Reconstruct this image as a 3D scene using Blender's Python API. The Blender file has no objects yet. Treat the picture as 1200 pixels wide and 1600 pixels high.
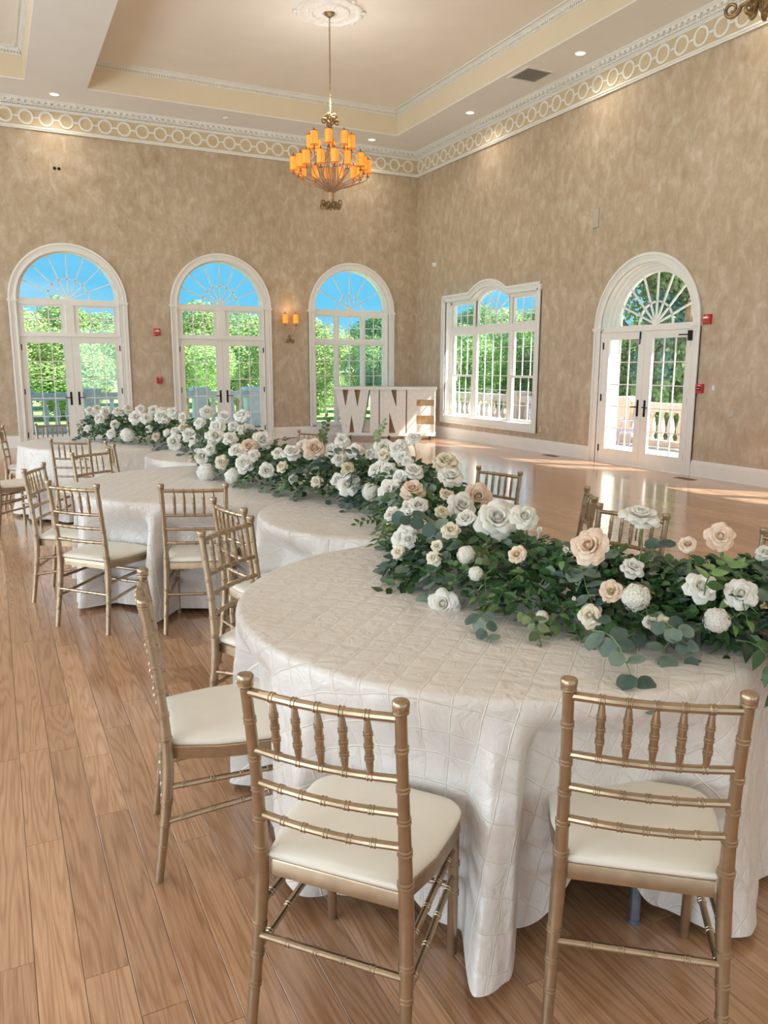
import bpy, bmesh, math, random
from mathutils import Vector, Matrix, Euler, noise
R = math.radians
PI = math.pi
SC = bpy.context.scene
COL = SC.collection
random.seed(7)

# ------------------------------------------------------------------ camera
CAM = Vector((-9.478, -17.293, 1.62))
YAW, PITCH, ROLL, FPX = 0.462125, 0.183982, 0.0030948, 1215.288
cf = Vector((math.sin(YAW)*math.cos(PITCH), math.cos(YAW)*math.cos(PITCH), -math.sin(PITCH)))
cr = Vector((math.cos(YAW), -math.sin(YAW), 0))
cu = cr.cross(cf)
CR = cr*math.cos(ROLL) + cu*math.sin(ROLL)
CU = -cr*math.sin(ROLL) + cu*math.cos(ROLL)
cd = bpy.data.cameras.new('camera')
cam = bpy.data.objects.new('camera', cd)
COL.objects.link(cam)
cd.sensor_fit = 'VERTICAL'
cd.sensor_height = 36.0
cd.lens = FPX/1600*36.0
cd.clip_end = 500
m = Matrix((CR, CU, -cf)).transposed().to_4x4()
m.translation = CAM
cam.matrix_world = m
SC.camera = cam

def ray(x, y):
    return (cf + CR*((x-600)/FPX) + CU*((800-y)/FPX)).normalized()
def up(x, y, z=0.0):
    d = ray(x, y)
    return CAM + d*((z-CAM.z)/d.z)

# ------------------------------------------------------------------ world, sun, exposure
SC.view_settings.view_transform = 'Standard'
SC.view_settings.look = 'None'
SC.view_settings.gamma = 1
SC.view_settings.use_curve_mapping = False
SC.view_settings.exposure = 0.34
SC.cycles.use_denoising = True
SC.cycles.max_bounces = 8
SC.cycles.diffuse_bounces = 5
SC.cycles.glossy_bounces = 3
SC.cycles.transparent_max_bounces = 12
SC.cycles.sample_clamp_indirect = 4.0
SC.cycles.caustics_reflective = False
SC.cycles.caustics_refractive = False

W = bpy.data.worlds.new('sky')
SC.world = W
W.use_nodes = True
wn, wl = W.node_tree.nodes, W.node_tree.links
wn.clear()
wo = wn.new('ShaderNodeOutputWorld')
wb = wn.new('ShaderNodeBackground')
wb.inputs[1].default_value = 1.0
tc = wn.new('ShaderNodeTexCoord')
sx = wn.new('ShaderNodeSeparateXYZ')
wl.new(tc.outputs['Generated'], sx.inputs[0])
rp = wn.new('ShaderNodeValToRGB')
rp.color_ramp.elements[0].position = 0.0
rp.color_ramp.elements[0].color = (0.26, 0.66, 0.92, 1)
rp.color_ramp.elements[1].position = 0.5
rp.color_ramp.elements[1].color = (0.07, 0.32, 0.78, 1)
e = rp.color_ramp.elements.new(0.08)
e.color = (0.12, 0.54, 0.84, 1)
wl.new(sx.outputs['Z'], rp.inputs[0])
cn = wn.new('ShaderNodeTexNoise')
cn.inputs['Scale'].default_value = 3.0
cn.inputs['Detail'].default_value = 5
mp = wn.new('ShaderNodeMapping')
mp.inputs['Scale'].default_value = (1, 1, 6)
wl.new(tc.outputs['Generated'], mp.inputs[0])
wl.new(mp.outputs[0], cn.inputs[0])
cr2 = wn.new('ShaderNodeValToRGB')
cr2.color_ramp.elements[0].position = 0.5
cr2.color_ramp.elements[1].position = 0.8
cr2.color_ramp.elements[1].color = (0.5, 0.5, 0.5, 1)
wl.new(cn.outputs[0], cr2.inputs[0])
wm = wn.new('ShaderNodeMixRGB')
wm.inputs[2].default_value = (0.75, 0.88, 1.0, 1)
wl.new(cr2.outputs[0], wm.inputs[0])
wl.new(rp.outputs[0], wm.inputs[1])
wl.new(wm.outputs[0], wb.inputs[0])
wl.new(wb.outputs[0], wo.inputs[0])

sd = bpy.data.lights.new('sun', 'SUN')
sd.energy = 15.0
sd.angle = R(0.6)
sd.color = (1.0, 0.95, 0.86)
sun = bpy.data.objects.new('sun', sd)
COL.objects.link(sun)
sun.rotation_euler = Vector((-0.70, 0.70, -1.0)).to_track_quat('-Z', 'Y').to_euler()
sun.location = (20, -20, 25)

def area(name, loc, direction, sx_, sy_, power, col, spread=180):
    l = bpy.data.lights.new(name, 'AREA')
    l.shape = 'RECTANGLE'
    l.size, l.size_y = sx_, sy_
    l.energy = power
    l.color = col
    l.spread = R(spread)
    o = bpy.data.objects.new(name, l)
    COL.objects.link(o)
    o.location = loc
    o.rotation_euler = Vector(direction).to_track_quat('-Z', 'Y').to_euler()
    return o
XL, YB = -16.05, -25.6          # the left wall and the wall behind the camera
DAY = (0.80, 0.90, 1.0)
# area lamps added as daylight fill in window openings of the two unseen walls
for yy in (-21.5, -17.0, -12.5, -8.0, -3.5):
    area('day_fill_left', (XL-0.12, yy, 2.0), (1, 0, 0), 2.6, 3.2, 260, DAY)
for xx in (-13.5, -9.2, -4.9, -1.6):
    area('day_fill_back', (xx, YB-0.12, 2.0), (0, 1, 0), 2.6, 3.2, 55, DAY)

# ------------------------------------------------------------------ helpers
def tag(o, label=None, cat=None, group=None, kind=None):
    if label: o['label'] = label
    if cat: o['category'] = cat
    if group: o['group'] = group
    if kind: o['kind'] = kind
    return o
def empty(name, loc=(0, 0, 0), rot=(0, 0, 0), parent=None):
    o = bpy.data.objects.new(name, None)
    o.empty_display_size = 0.1
    COL.objects.link(o)
    o.location = loc
    o.rotation_euler = rot
    if parent: o.parent = parent
    return o
def copy_tree(o, parent=None):
    c = o.copy()
    COL.objects.link(c)
    if parent: c.parent = parent
    for ch in list(o.children):
        copy_tree(ch, c)
    return c
def inst(name, mesh, parent=None, loc=(0, 0, 0), rot=(0, 0, 0), scale=(1, 1, 1)):
    o = bpy.data.objects.new(name, mesh)
    COL.objects.link(o)
    if parent: o.parent = parent
    o.location = loc
    o.rotation_euler = rot
    o.scale = scale
    return o
def frame_of(t):
    t = t.normalized()
    a = Vector((0, 0, 1)) if abs(t.z) < 0.9 else Vector((1, 0, 0))
    n = t.cross(a).normalized()
    return n, t.cross(n).normalized()
class MB:
    def __init__(s):
        s.v, s.f = [], []
    def add(s, vs, fs, M=None):
        b = len(s.v)
        s.v += [tuple(M @ Vector(p)) if M else tuple(p) for p in vs]
        s.f += [tuple(i+b for i in f) for f in fs]
    def box(s, x0, x1, y0, y1, z0, z1, M=None):
        s.add([(x0,y0,z0),(x1,y0,z0),(x1,y1,z0),(x0,y1,z0),(x0,y0,z1),(x1,y0,z1),(x1,y1,z1),(x0,y1,z1)],
              [(0,3,2,1),(4,5,6,7),(0,1,5,4),(1,2,6,5),(2,3,7,6),(3,0,4,7)], M)
    def chbox(s, x0, x1, y0, y1, z0, z1, c, M=None):     # box whose top edges are chamfered
        s.add([(x0,y0,z0),(x1,y0,z0),(x1,y1,z0),(x0,y1,z0),(x0,y0,z1-c),(x1,y0,z1-c),(x1,y1,z1-c),(x0,y1,z1-c),
               (x0+c,y0+c,z1),(x1-c,y0+c,z1),(x1-c,y1-c,z1),(x0+c,y1-c,z1)],
              [(0,3,2,1),(0,1,5,4),(1,2,6,5),(2,3,7,6),(3,0,4,7),(4,5,9,8),(5,6,10,9),(6,7,11,10),(7,4,8,11),(8,9,10,11)], M)
    def tube(s, pts, rad, seg=10, caps=True, M=None):
        pts = [Vector(p) for p in pts]
        n = len(pts)
        if not hasattr(rad, '__len__'): rad = [rad]*n
        vs, fs = [], []
        prev = None
        for i, p in enumerate(pts):
            t = (pts[min(i+1, n-1)] - pts[max(i-1, 0)])
            if t.length < 1e-9: t = Vector((0, 0, 1))
            t.normalize()
            if prev is None: a, b = frame_of(t)
            else:
                a = (prev - t*prev.dot(t))
                a = a.normalized() if a.length > 1e-6 else frame_of(t)[0]
                b = t.cross(a)
            prev = a
            for k in range(seg):
                w = 2*PI*k/seg
                vs.append(p + (a*math.cos(w) + b*math.sin(w))*rad[i])
        for i in range(n-1):
            for k in range(seg):
                k2 = (k+1) % seg
                fs.append((i*seg+k, i*seg+k2, (i+1)*seg+k2, (i+1)*seg+k))
        if caps:
            fs.append(tuple(range(seg-1, -1, -1)))
            fs.append(tuple((n-1)*seg+k for k in range(seg)))
        s.add(vs, fs, M)
    def lathe(s, prof, seg=16, M=None, arc=2*PI):       # prof: (r, z) list
        vs, fs = [], []
        for r_, z in prof:
            for k in range(seg):
                w = arc*k/seg
                vs.append((r_*math.cos(w), r_*math.sin(w), z))
        for i in range(len(prof)-1):
            for k in range(seg):
                k2 = (k+1) % seg
                fs.append((i*seg+k, i*seg+k2, (i+1)*seg+k2, (i+1)*seg+k))
        if prof[0][0] > 1e-5: fs.append(tuple(range(seg-1, -1, -1)))
        if prof[-1][0] > 1e-5: fs.append(tuple((len(prof)-1)*seg+k for k in range(seg)))
        s.add(vs, fs, M)
    def prism(s, poly, y0, y1, M=None):                  # poly in (x,z), extruded along y
        n = len(poly)
        vs = [(x, y0, z) for x, z in poly] + [(x, y1, z) for x, z in poly]
        fs = [tuple(range(n)), tuple(range(2*n-1, n-1, -1))]
        fs += [(i, i+n, (i+1) % n+n, (i+1) % n) for i in range(n)]
        s.add(vs, fs, M)
    def band(s, cx, cz, r0, r1, y0, y1, a0=0.0, a1=PI, seg=32):   # flat arch band in the xz plane
        full = abs(a1-a0) > 2*PI-1e-3
        vs, fs = [], []
        n = seg if full else seg+1
        for i in range(n):
            a = a0+(a1-a0)*i/seg
            c, q = math.cos(a), math.sin(a)
            vs += [(cx+r0*c, y0, cz+r0*q), (cx+r1*c, y0, cz+r1*q), (cx+r1*c, y1, cz+r1*q), (cx+r0*c, y1, cz+r0*q)]
        for i in range(seg):
            j = (i+1) % n
            for k in range(4):
                k2 = (k+1) % 4
                fs.append((i*4+k, i*4+k2, j*4+k2, j*4+k))
        if not full:
            fs += [(0, 3, 2, 1), tuple((n-1)*4+k for k in range(4))]
        s.add(vs, fs)
    def build(s, name, mat, parent=None, smooth=False, loc=None, angle=None):
        me = bpy.data.meshes.new(name)
        me.from_pydata(s.v, [], s.f)
        if mat: me.materials.append(mat)
        if smooth: me.shade_smooth()
        me.update()
        o = bpy.data.objects.new(name, me)
        COL.objects.link(o)
        if smooth and angle:
            me.set_sharp_from_angle(angle=R(angle))
        if parent: o.parent = parent
        if loc: o.location = loc
        return o
def fixn(o):
    bm = bmesh.new(); bm.from_mesh(o.data)
    bmesh.ops.recalc_face_normals(bm, faces=bm.faces)
    bm.to_mesh(o.data); bm.free()
    return o

# ------------------------------------------------------------------ materials
MAT = {}
def nmat(name):
    m_ = bpy.data.materials.new(name)
    m_.use_nodes = True
    nt = m_.node_tree
    return m_, nt, nt.nodes['Principled BSDF']
def simple(name, col, rough=0.5, metal=0.0, var=0.0, scale=20, bump=0.0, emit=None, es=0.0, sheen=0.0, spec=0.5, coat=0.0, sss=0.0):
    m_, nt, b = nmat(name)
    b.inputs['Base Color'].default_value = (*col, 1)
    b.inputs['Roughness'].default_value = rough
    b.inputs['Metallic'].default_value = metal
    b.inputs['Specular IOR Level'].default_value = spec
    b.inputs['Coat Weight'].default_value = coat
    if sheen: b.inputs['Sheen Weight'].default_value = sheen
    if emit:
        b.inputs['Emission Color'].default_value = (*emit, 1)
        b.inputs['Emission Strength'].default_value = es
    if var or bump:
        t = nt.nodes.new('ShaderNodeTexCoord')
        n_ = nt.nodes.new('ShaderNodeTexNoise')
        n_.inputs['Scale'].default_value = scale
        n_.inputs['Detail'].default_value = 5
        nt.links.new(t.outputs['Object'], n_.inputs['Vector'])
        if var:
            r_ = nt.nodes.new('ShaderNodeValToRGB')
            r_.color_ramp.elements[0].position = 0.3
            r_.color_ramp.elements[1].position = 0.7
            r_.color_ramp.elements[0].color = (*[max(0, c*(1-var)) for c in col], 1)
            r_.color_ramp.elements[1].color = (*[min(1, c*(1+var)) for c in col], 1)
            nt.links.new(n_.outputs[0], r_.inputs[0])
            nt.links.new(r_.outputs[0], b.inputs['Base Color'])
        if bump:
            bp = nt.nodes.new('ShaderNodeBump')
            bp.inputs['Strength'].default_value = bump
            bp.inputs['Distance'].default_value = 0.01
            nt.links.new(n_.outputs[0], bp.inputs['Height'])
            nt.links.new(bp.outputs[0], b.inputs['Normal'])
    MAT[name] = m_
    return m_
def N(nt, typ, **kw):
    n_ = nt.nodes.new(typ)
    for k, v in kw.items():
        if k in n_.inputs: n_.inputs[k].default_value = v
        else: setattr(n_, k, v)
    return n_

simple('white_trim', (0.86, 0.845, 0.82), 0.38, var=0.02, scale=6)
simple('ceiling_white', (0.88, 0.87, 0.86), 0.75, var=0.015, scale=2)
simple('tray_paint', (0.87, 0.82, 0.75), 0.8, var=0.02, scale=2)
simple('drop_paint', (0.78, 0.68, 0.52), 0.8, var=0.02, scale=2)
simple('frieze_tan', (0.66, 0.53, 0.36), 0.7, var=0.06, scale=5)
simple('black_metal', (0.02, 0.018, 0.016), 0.4, 0.6, var=0.2, scale=40)
simple('chair_gold', (0.40, 0.295, 0.195), 0.30, 0.80, var=0.10, scale=30, spec=0.6)
simple('cushion', (0.82, 0.77, 0.68), 0.48, var=0.02, scale=10, bump=0.05)
simple('bronze', (0.30, 0.20, 0.09), 0.45, 0.6, var=0.35, scale=18)
simple('arm_bronze', (0.50, 0.33, 0.20), 0.45, 0.4, var=0.2, scale=18)
simple('flame', (0.35, 0.06, 0.02), 0.4, 0.0, var=0.2, scale=30)
simple('shade', (0.85, 0.40, 0.10), 0.8, var=0.12, scale=14, emit=(1.0, 0.27, 0.025), es=0.62)
simple('bulb', (1, 0.8, 0.6), 0.5, emit=(1.0, 0.62, 0.35), es=2.2)
simple('downlight_glow', (1, 0.95, 0.8), 0.5, emit=(1.0, 0.93, 0.66), es=1.6)
simple('alarm_red', (0.55, 0.02, 0.025), 0.35, var=0.05, scale=20)
simple('alarm_white', (0.85, 0.85, 0.83), 0.4, var=0.03)
simple('grey_plastic', (0.42, 0.40, 0.37), 0.6, var=0.05)
simple('plate_tan', (0.55, 0.48, 0.40), 0.5, var=0.05)
simple('grille_mid', (0.30, 0.28, 0.26), 0.6)
simple('grille_dark', (0.12, 0.10, 0.08), 0.6, var=0.2)
simple('plaster', (0.84, 0.82, 0.79), 0.7, var=0.03, scale=30, bump=0.3)
simple('bar_white', (0.78, 0.76, 0.72), 0.5, var=0.05, scale=14)
simple('bar_wood', (0.34, 0.20, 0.11), 0.6, var=0.25, scale=9)
simple('bar_wood_light', (0.62, 0.42, 0.22), 0.6, var=0.2, scale=9)
simple('caster_black', (0.03, 0.03, 0.035), 0.5)
simple('table_leg', (0.22, 0.26, 0.34), 0.4, 0.7, var=0.1)
simple('plywood', (0.55, 0.40, 0.26), 0.6, var=0.1)
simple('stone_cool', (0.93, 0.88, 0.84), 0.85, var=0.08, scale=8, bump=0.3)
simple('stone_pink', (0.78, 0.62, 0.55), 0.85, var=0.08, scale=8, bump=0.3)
simple('terrace', (0.66, 0.60, 0.55), 0.85, var=0.1, scale=3)
simple('wall_out', (0.80, 0.78, 0.74), 0.85, var=0.04, scale=3)
simple('lawn', (0.30, 0.46, 0.14), 0.9, var=0.3, scale=1.5)
simple('bark', (0.25, 0.18, 0.13), 0.9, var=0.3, scale=9)
simple('patio_metal', (0.30, 0.30, 0.40), 0.4, 0.5, var=0.1)
simple('hedge_flowers', (0.75, 0.60, 0.55), 0.8, var=0.4, scale=4)

def leafmat(name, c0, c1, rough=0.5, trans=0.25):
    m_, nt, b = nmat(name)
    oi = N(nt, 'ShaderNodeObjectInfo')
    t = N(nt, 'ShaderNodeTexCoord')
    n_ = N(nt, 'ShaderNodeTexNoise', Scale=18.0, Detail=3.0)
    nt.links.new(t.outputs['Object'], n_.inputs['Vector'])
    ad = N(nt, 'ShaderNodeMath', operation='ADD')
    nt.links.new(n_.outputs[0], ad.inputs[0])
    mu = N(nt, 'ShaderNodeMath', operation='MULTIPLY_ADD')
    mu.inputs[1].default_value = 0.7
    mu.inputs[2].default_value = -0.35
    nt.links.new(oi.outputs['Random'], mu.inputs[0])
    nt.links.new(mu.outputs[0], ad.inputs[1])
    r_ = N(nt, 'ShaderNodeValToRGB')
    r_.color_ramp.elements[0].position = 0.25
    r_.color_ramp.elements[1].position = 0.8
    r_.color_ramp.elements[0].color = (*c0, 1)
    r_.color_ramp.elements[1].color = (*c1, 1)
    nt.links.new(ad.outputs[0], r_.inputs[0])
    nt.links.new(r_.outputs[0], b.inputs['Base Color'])
    b.inputs['Roughness'].default_value = rough
    if trans:
        tr = N(nt, 'ShaderNodeBsdfTranslucent')
        nt.links.new(r_.outputs[0], tr.inputs[0])
        mx = N(nt, 'ShaderNodeMixShader')
        mx.inputs[0].default_value = trans
        nt.links.new(b.outputs[0], mx.inputs[1])
        nt.links.new(tr.outputs[0], mx.inputs[2])
        nt.links.new(mx.outputs[0], nt.nodes['Material Output'].inputs[0])
    MAT[name] = m_
leafmat('petal_white', (0.86, 0.83, 0.76), (0.93, 0.91, 0.87), 0.55, 0.3)
leafmat('petal_cream', (0.86, 0.76, 0.58), (0.92, 0.86, 0.72), 0.55, 0.3)
leafmat('petal_blush', (0.84, 0.64, 0.48), (0.92, 0.80, 0.68), 0.55, 0.3)
leafmat('petal_core', (0.80, 0.66, 0.42), (0.90, 0.80, 0.60), 0.6, 0.2)
leafmat('leaf_eucalyptus', (0.06, 0.105, 0.085), (0.19, 0.26, 0.21), 0.6, 0.12)
leafmat('leaf_dark', (0.013, 0.045, 0.015), (0.07, 0.155, 0.055), 0.35, 0.1)
leafmat('leaf_green', (0.05, 0.12, 0.03), (0.22, 0.34, 0.12), 0.5, 0.2)
leafmat('leaf_olive', (0.09, 0.13, 0.05), (0.27, 0.33, 0.17), 0.55, 0.2)
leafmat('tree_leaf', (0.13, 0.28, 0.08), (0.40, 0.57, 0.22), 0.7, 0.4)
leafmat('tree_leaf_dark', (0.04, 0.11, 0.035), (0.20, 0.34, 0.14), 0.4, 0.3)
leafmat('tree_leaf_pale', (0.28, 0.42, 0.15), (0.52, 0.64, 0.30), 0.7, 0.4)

# glass: mostly clear with a faint reflection
m_, nt, b = nmat('glass')
nt.nodes.remove(b)
tr = N(nt, 'ShaderNodeBsdfTransparent'); tr.inputs[0].default_value = (0.96, 0.985, 0.98, 1)
gl = N(nt, 'ShaderNodeBsdfGlossy'); gl.inputs['Roughness'].default_value = 0.02
mx = N(nt, 'ShaderNodeMixShader'); mx.inputs[0].default_value = 0.06
nt.links.new(tr.outputs[0], mx.inputs[1]); nt.links.new(gl.outputs[0], mx.inputs[2])
nt.links.new(mx.outputs[0], nt.nodes['Material Output'].inputs[0])
MAT['glass'] = m_
m_, nt, b = nmat('table_glass')
b.inputs['Base Color'].default_value = (0.25, 0.6, 0.6, 1)
b.inputs['Roughness'].default_value = 0.05
MAT['table_glass'] = m_

# faux finished wall: mottled tan with pale vertical rag marks
m_, nt, b = nmat('wall_faux')
t = N(nt, 'ShaderNodeTexCoord')
mp1 = N(nt, 'ShaderNodeMapping'); mp1.inputs['Scale'].default_value = (1, 1, 0.62)
nt.links.new(t.outputs['Object'], mp1.inputs[0])
n1 = N(nt, 'ShaderNodeTexNoise', Scale=6.0, Detail=9.0, Roughness=0.66, Distortion=0.4)
n2 = N(nt, 'ShaderNodeTexNoise', Scale=1.3, Detail=4.0, Roughness=0.6)
nt.links.new(mp1.outputs[0], n1.inputs['Vector'])
nt.links.new(t.outputs['Object'], n2.inputs['Vector'])
r1 = N(nt, 'ShaderNodeValToRGB')
r1.color_ramp.elements[0].position = 0.30; r1.color_ramp.elements[0].color = (0.425, 0.32, 0.212, 1)
r1.color_ramp.elements[1].position = 0.72; r1.color_ramp.elements[1].color = (0.65, 0.575, 0.475, 1)
e = r1.color_ramp.elements.new(0.5); e.color = (0.515, 0.41, 0.30, 1)
nt.links.new(n1.outputs[0], r1.inputs[0])
r2 = N(nt, 'ShaderNodeValToRGB')
r2.color_ramp.elements[0].position = 0.35; r2.color_ramp.elements[0].color = (0.93, 0.92, 0.91, 1)
r2.color_ramp.elements[1].position = 0.7; r2.color_ramp.elements[1].color = (1.07, 1.07, 1.08, 1)
nt.links.new(n2.outputs[0], r2.inputs[0])
mm = N(nt, 'ShaderNodeMixRGB', blend_type='MULTIPLY'); mm.inputs[0].default_value = 1
nt.links.new(r1.outputs[0], mm.inputs[1]); nt.links.new(r2.outputs[0], mm.inputs[2])
nt.links.new(mm.outputs[0], b.inputs['Base Color'])
b.inputs['Roughness'].default_value = 0.34
bp = N(nt, 'ShaderNodeBump'); bp.inputs['Strength'].default_value = 0.15; bp.inputs['Distance'].default_value = 0.01
nt.links.new(n1.outputs[0], bp.inputs['Height']); nt.links.new(bp.outputs[0], b.inputs['Normal'])
MAT['wall_faux'] = m_

# oak boards: every board carries its own tone
m_, nt, b = nmat('oak')
g = N(nt, 'ShaderNodeNewGeometry')
at = N(nt, 'ShaderNodeAttribute', attribute_name='tone')
sep = N(nt, 'ShaderNodeVectorMath', operation='MULTIPLY_ADD')
sep.inputs[1].default_value = (1, 1, 1)
cmb = N(nt, 'ShaderNodeCombineXYZ')
mt = N(nt, 'ShaderNodeMath', operation='MULTIPLY'); mt.inputs[1].default_value = 57.0
nt.links.new(at.outputs['Fac'], mt.inputs[0])
nt.links.new(mt.outputs[0], cmb.inputs[0]); nt.links.new(mt.outputs[0], cmb.inputs[1]); nt.links.new(mt.outputs[0], cmb.inputs[2])
nt.links.new(g.outputs['Position'], sep.inputs[0]); nt.links.new(cmb.outputs[0], sep.inputs[2])
mp2 = N(nt, 'ShaderNodeMapping'); mp2.inputs['Scale'].default_value = (9.0, 0.62, 1)
nt.links.new(sep.outputs[0], mp2.inputs[0])
ring = N(nt, 'ShaderNodeTexNoise', Scale=1.0, Detail=2.5, Roughness=0.45, Distortion=0.35)
nt.links.new(mp2.outputs[0], ring.inputs['Vector'])
mf = N(nt, 'ShaderNodeMath', operation='MULTIPLY'); mf.inputs[1].default_value = 15.0
nt.links.new(ring.outputs[0], mf.inputs[0])
fr = N(nt, 'ShaderNodeMath', operation='PINGPONG'); fr.inputs[1].default_value = 0.5
nt.links.new(mf.outputs[0], fr.inputs[0])
fine = N(nt, 'ShaderNodeTexNoise', Scale=1.0, Detail=6.0, Roughness=0.7)
mp3 = N(nt, 'ShaderNodeMapping'); mp3.inputs['Scale'].default_value = (210, 5, 1)
nt.links.new(sep.outputs[0], mp3.inputs[0]); nt.links.new(mp3.outputs[0], fine.inputs['Vector'])
rg = N(nt, 'ShaderNodeValToRGB')
rg.color_ramp.elements[0].position = 0.0; rg.color_ramp.elements[0].color = (0.455, 0.245, 0.130, 1)
rg.color_ramp.elements[1].position = 0.34; rg.color_ramp.elements[1].color = (0.60, 0.355, 0.212, 1)
nt.links.new(fr.outputs[0], rg.inputs[0])
rf = N(nt, 'ShaderNodeValToRGB')
rf.color_ramp.elements[0].position = 0.35; rf.color_ramp.elements[0].color = (0.78, 0.745, 0.71, 1)
rf.color_ramp.elements[1].position = 0.6; rf.color_ramp.elements[1].color = (1.04, 1.04, 1.04, 1)
nt.links.new(fine.outputs[0], rf.inputs[0])
m1 = N(nt, 'ShaderNodeMixRGB', blend_type='MULTIPLY'); m1.inputs[0].default_value = 1
nt.links.new(rg.outputs[0], m1.inputs[1]); nt.links.new(rf.outputs[0], m1.inputs[2])
rt = N(nt, 'ShaderNodeValToRGB')
rt.color_ramp.elements[0].color = (0.76, 0.71, 0.68, 1)
rt.color_ramp.elements[1].color = (1.16, 1.17, 1.16, 1)
nt.links.new(at.outputs['Fac'], rt.inputs[0])
m2 = N(nt, 'ShaderNodeMixRGB', blend_type='MULTIPLY'); m2.inputs[0].default_value = 1
nt.links.new(m1.outputs[0], m2.inputs[1]); nt.links.new(rt.outputs[0], m2.inputs[2])
nt.links.new(m2.outputs[0], b.inputs['Base Color'])
b.inputs['Roughness'].default_value = 0.27
b.inputs['Specular IOR Level'].default_value = 0.5
b.inputs['Coat Weight'].default_value = 0.85
b.inputs['Coat Roughness'].default_value = 0.14
bp = N(nt, 'ShaderNodeBump'); bp.inputs['Strength'].default_value = 0.06; bp.inputs['Distance'].default_value = 0.004
nt.links.new(fine.outputs[0], bp.inputs['Height']); nt.links.new(bp.outputs[0], b.inputs['Normal'])
MAT['oak'] = m_

# pintuck satin: UV holds metres on the flat cloth, one stitched tuck every 9 cm both ways
def satin(name, tint):
    m_, nt, b = nmat(name)
    uv = N(nt, 'ShaderNodeUVMap')
    nz = N(nt, 'ShaderNodeTexNoise', Scale=7.0, Detail=2.0)
    nt.links.new(uv.outputs[0], nz.inputs['Vector'])
    vm = N(nt, 'ShaderNodeVectorMath', operation='MULTIPLY_ADD')
    vm.inputs[1].default_value = (0.022, 0.022, 0)
    nt.links.new(nz.outputs['Color'], vm.inputs[0]); nt.links.new(uv.outputs[0], vm.inputs[2])
    sp = N(nt, 'ShaderNodeSeparateXYZ'); nt.links.new(vm.outputs[0], sp.inputs[0])
    ds = []
    for ax in ('X', 'Y'):
        dv = N(nt, 'ShaderNodeMath', operation='DIVIDE'); dv.inputs[1].default_value = 0.0885
        nt.links.new(sp.outputs[ax], dv.inputs[0])
        pp = N(nt, 'ShaderNodeMath', operation='PINGPONG'); pp.inputs[1].default_value = 0.5
        nt.links.new(dv.outputs[0], pp.inputs[0])
        ds.append(pp)
    mn = N(nt, 'ShaderNodeMath', operation='MINIMUM')
    nt.links.new(ds[0].outputs[0], mn.inputs[0]); nt.links.new(ds[1].outputs[0], mn.inputs[1])
    ln = N(nt, 'ShaderNodeMapRange', interpolation_type='SMOOTHSTEP')
    ln.inputs['From Min'].default_value = 0.0; ln.inputs['From Max'].default_value = 0.034
    ln.inputs['To Min'].default_value = 1.0; ln.inputs['To Max'].default_value = 0.0
    nt.links.new(mn.outputs[0], ln.inputs['Value'])
    puff = N(nt, 'ShaderNodeMapRange', interpolation_type='SMOOTHSTEP')
    puff.inputs['From Min'].default_value = 0.0; puff.inputs['From Max'].default_value = 0.22; puff.inputs['To Max'].default_value = 0.45
    nt.links.new(mn.outputs[0], puff.inputs['Value'])
    wr = N(nt, 'ShaderNodeTexNoise', Scale=14.0, Detail=4.0, Roughness=0.55, Distortion=1.2)
    nt.links.new(uv.outputs[0], wr.inputs['Vector'])
    a1 = N(nt, 'ShaderNodeMath', operation='MULTIPLY_ADD'); a1.inputs[1].default_value = 0.7
    nt.links.new(ln.outputs[0], a1.inputs[0]); nt.links.new(puff.outputs[0], a1.inputs[2])
    a2 = N(nt, 'ShaderNodeMath', operation='MULTIPLY_ADD'); a2.inputs[1].default_value = 2.4
    nt.links.new(wr.outputs[0], a2.inputs[0]); nt.links.new(a1.outputs[0], a2.inputs[2])
    bp = N(nt, 'ShaderNodeBump'); bp.inputs['Strength'].default_value = 0.8; bp.inputs['Distance'].default_value = 0.0045
    nt.links.new(a2.outputs[0], bp.inputs['Height']); nt.links.new(bp.outputs[0], b.inputs['Normal'])
    mc = N(nt, 'ShaderNodeMixRGB'); mc.inputs[1].default_value = (*tint, 1)
    mc.inputs[2].default_value = (0.95, 0.90, 0.80, 1)
    nt.links.new(ln.outputs[0], mc.inputs[0]); nt.links.new(mc.outputs[0], b.inputs['Base Color'])
    b.inputs['Roughness'].default_value = 0.34
    b.inputs['Specular IOR Level'].default_value = 0.6
    b.inputs['Sheen Weight'].default_value = 0.15
    MAT[name] = m_
satin('pintuck_satin', (0.735, 0.69, 0.66))
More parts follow.
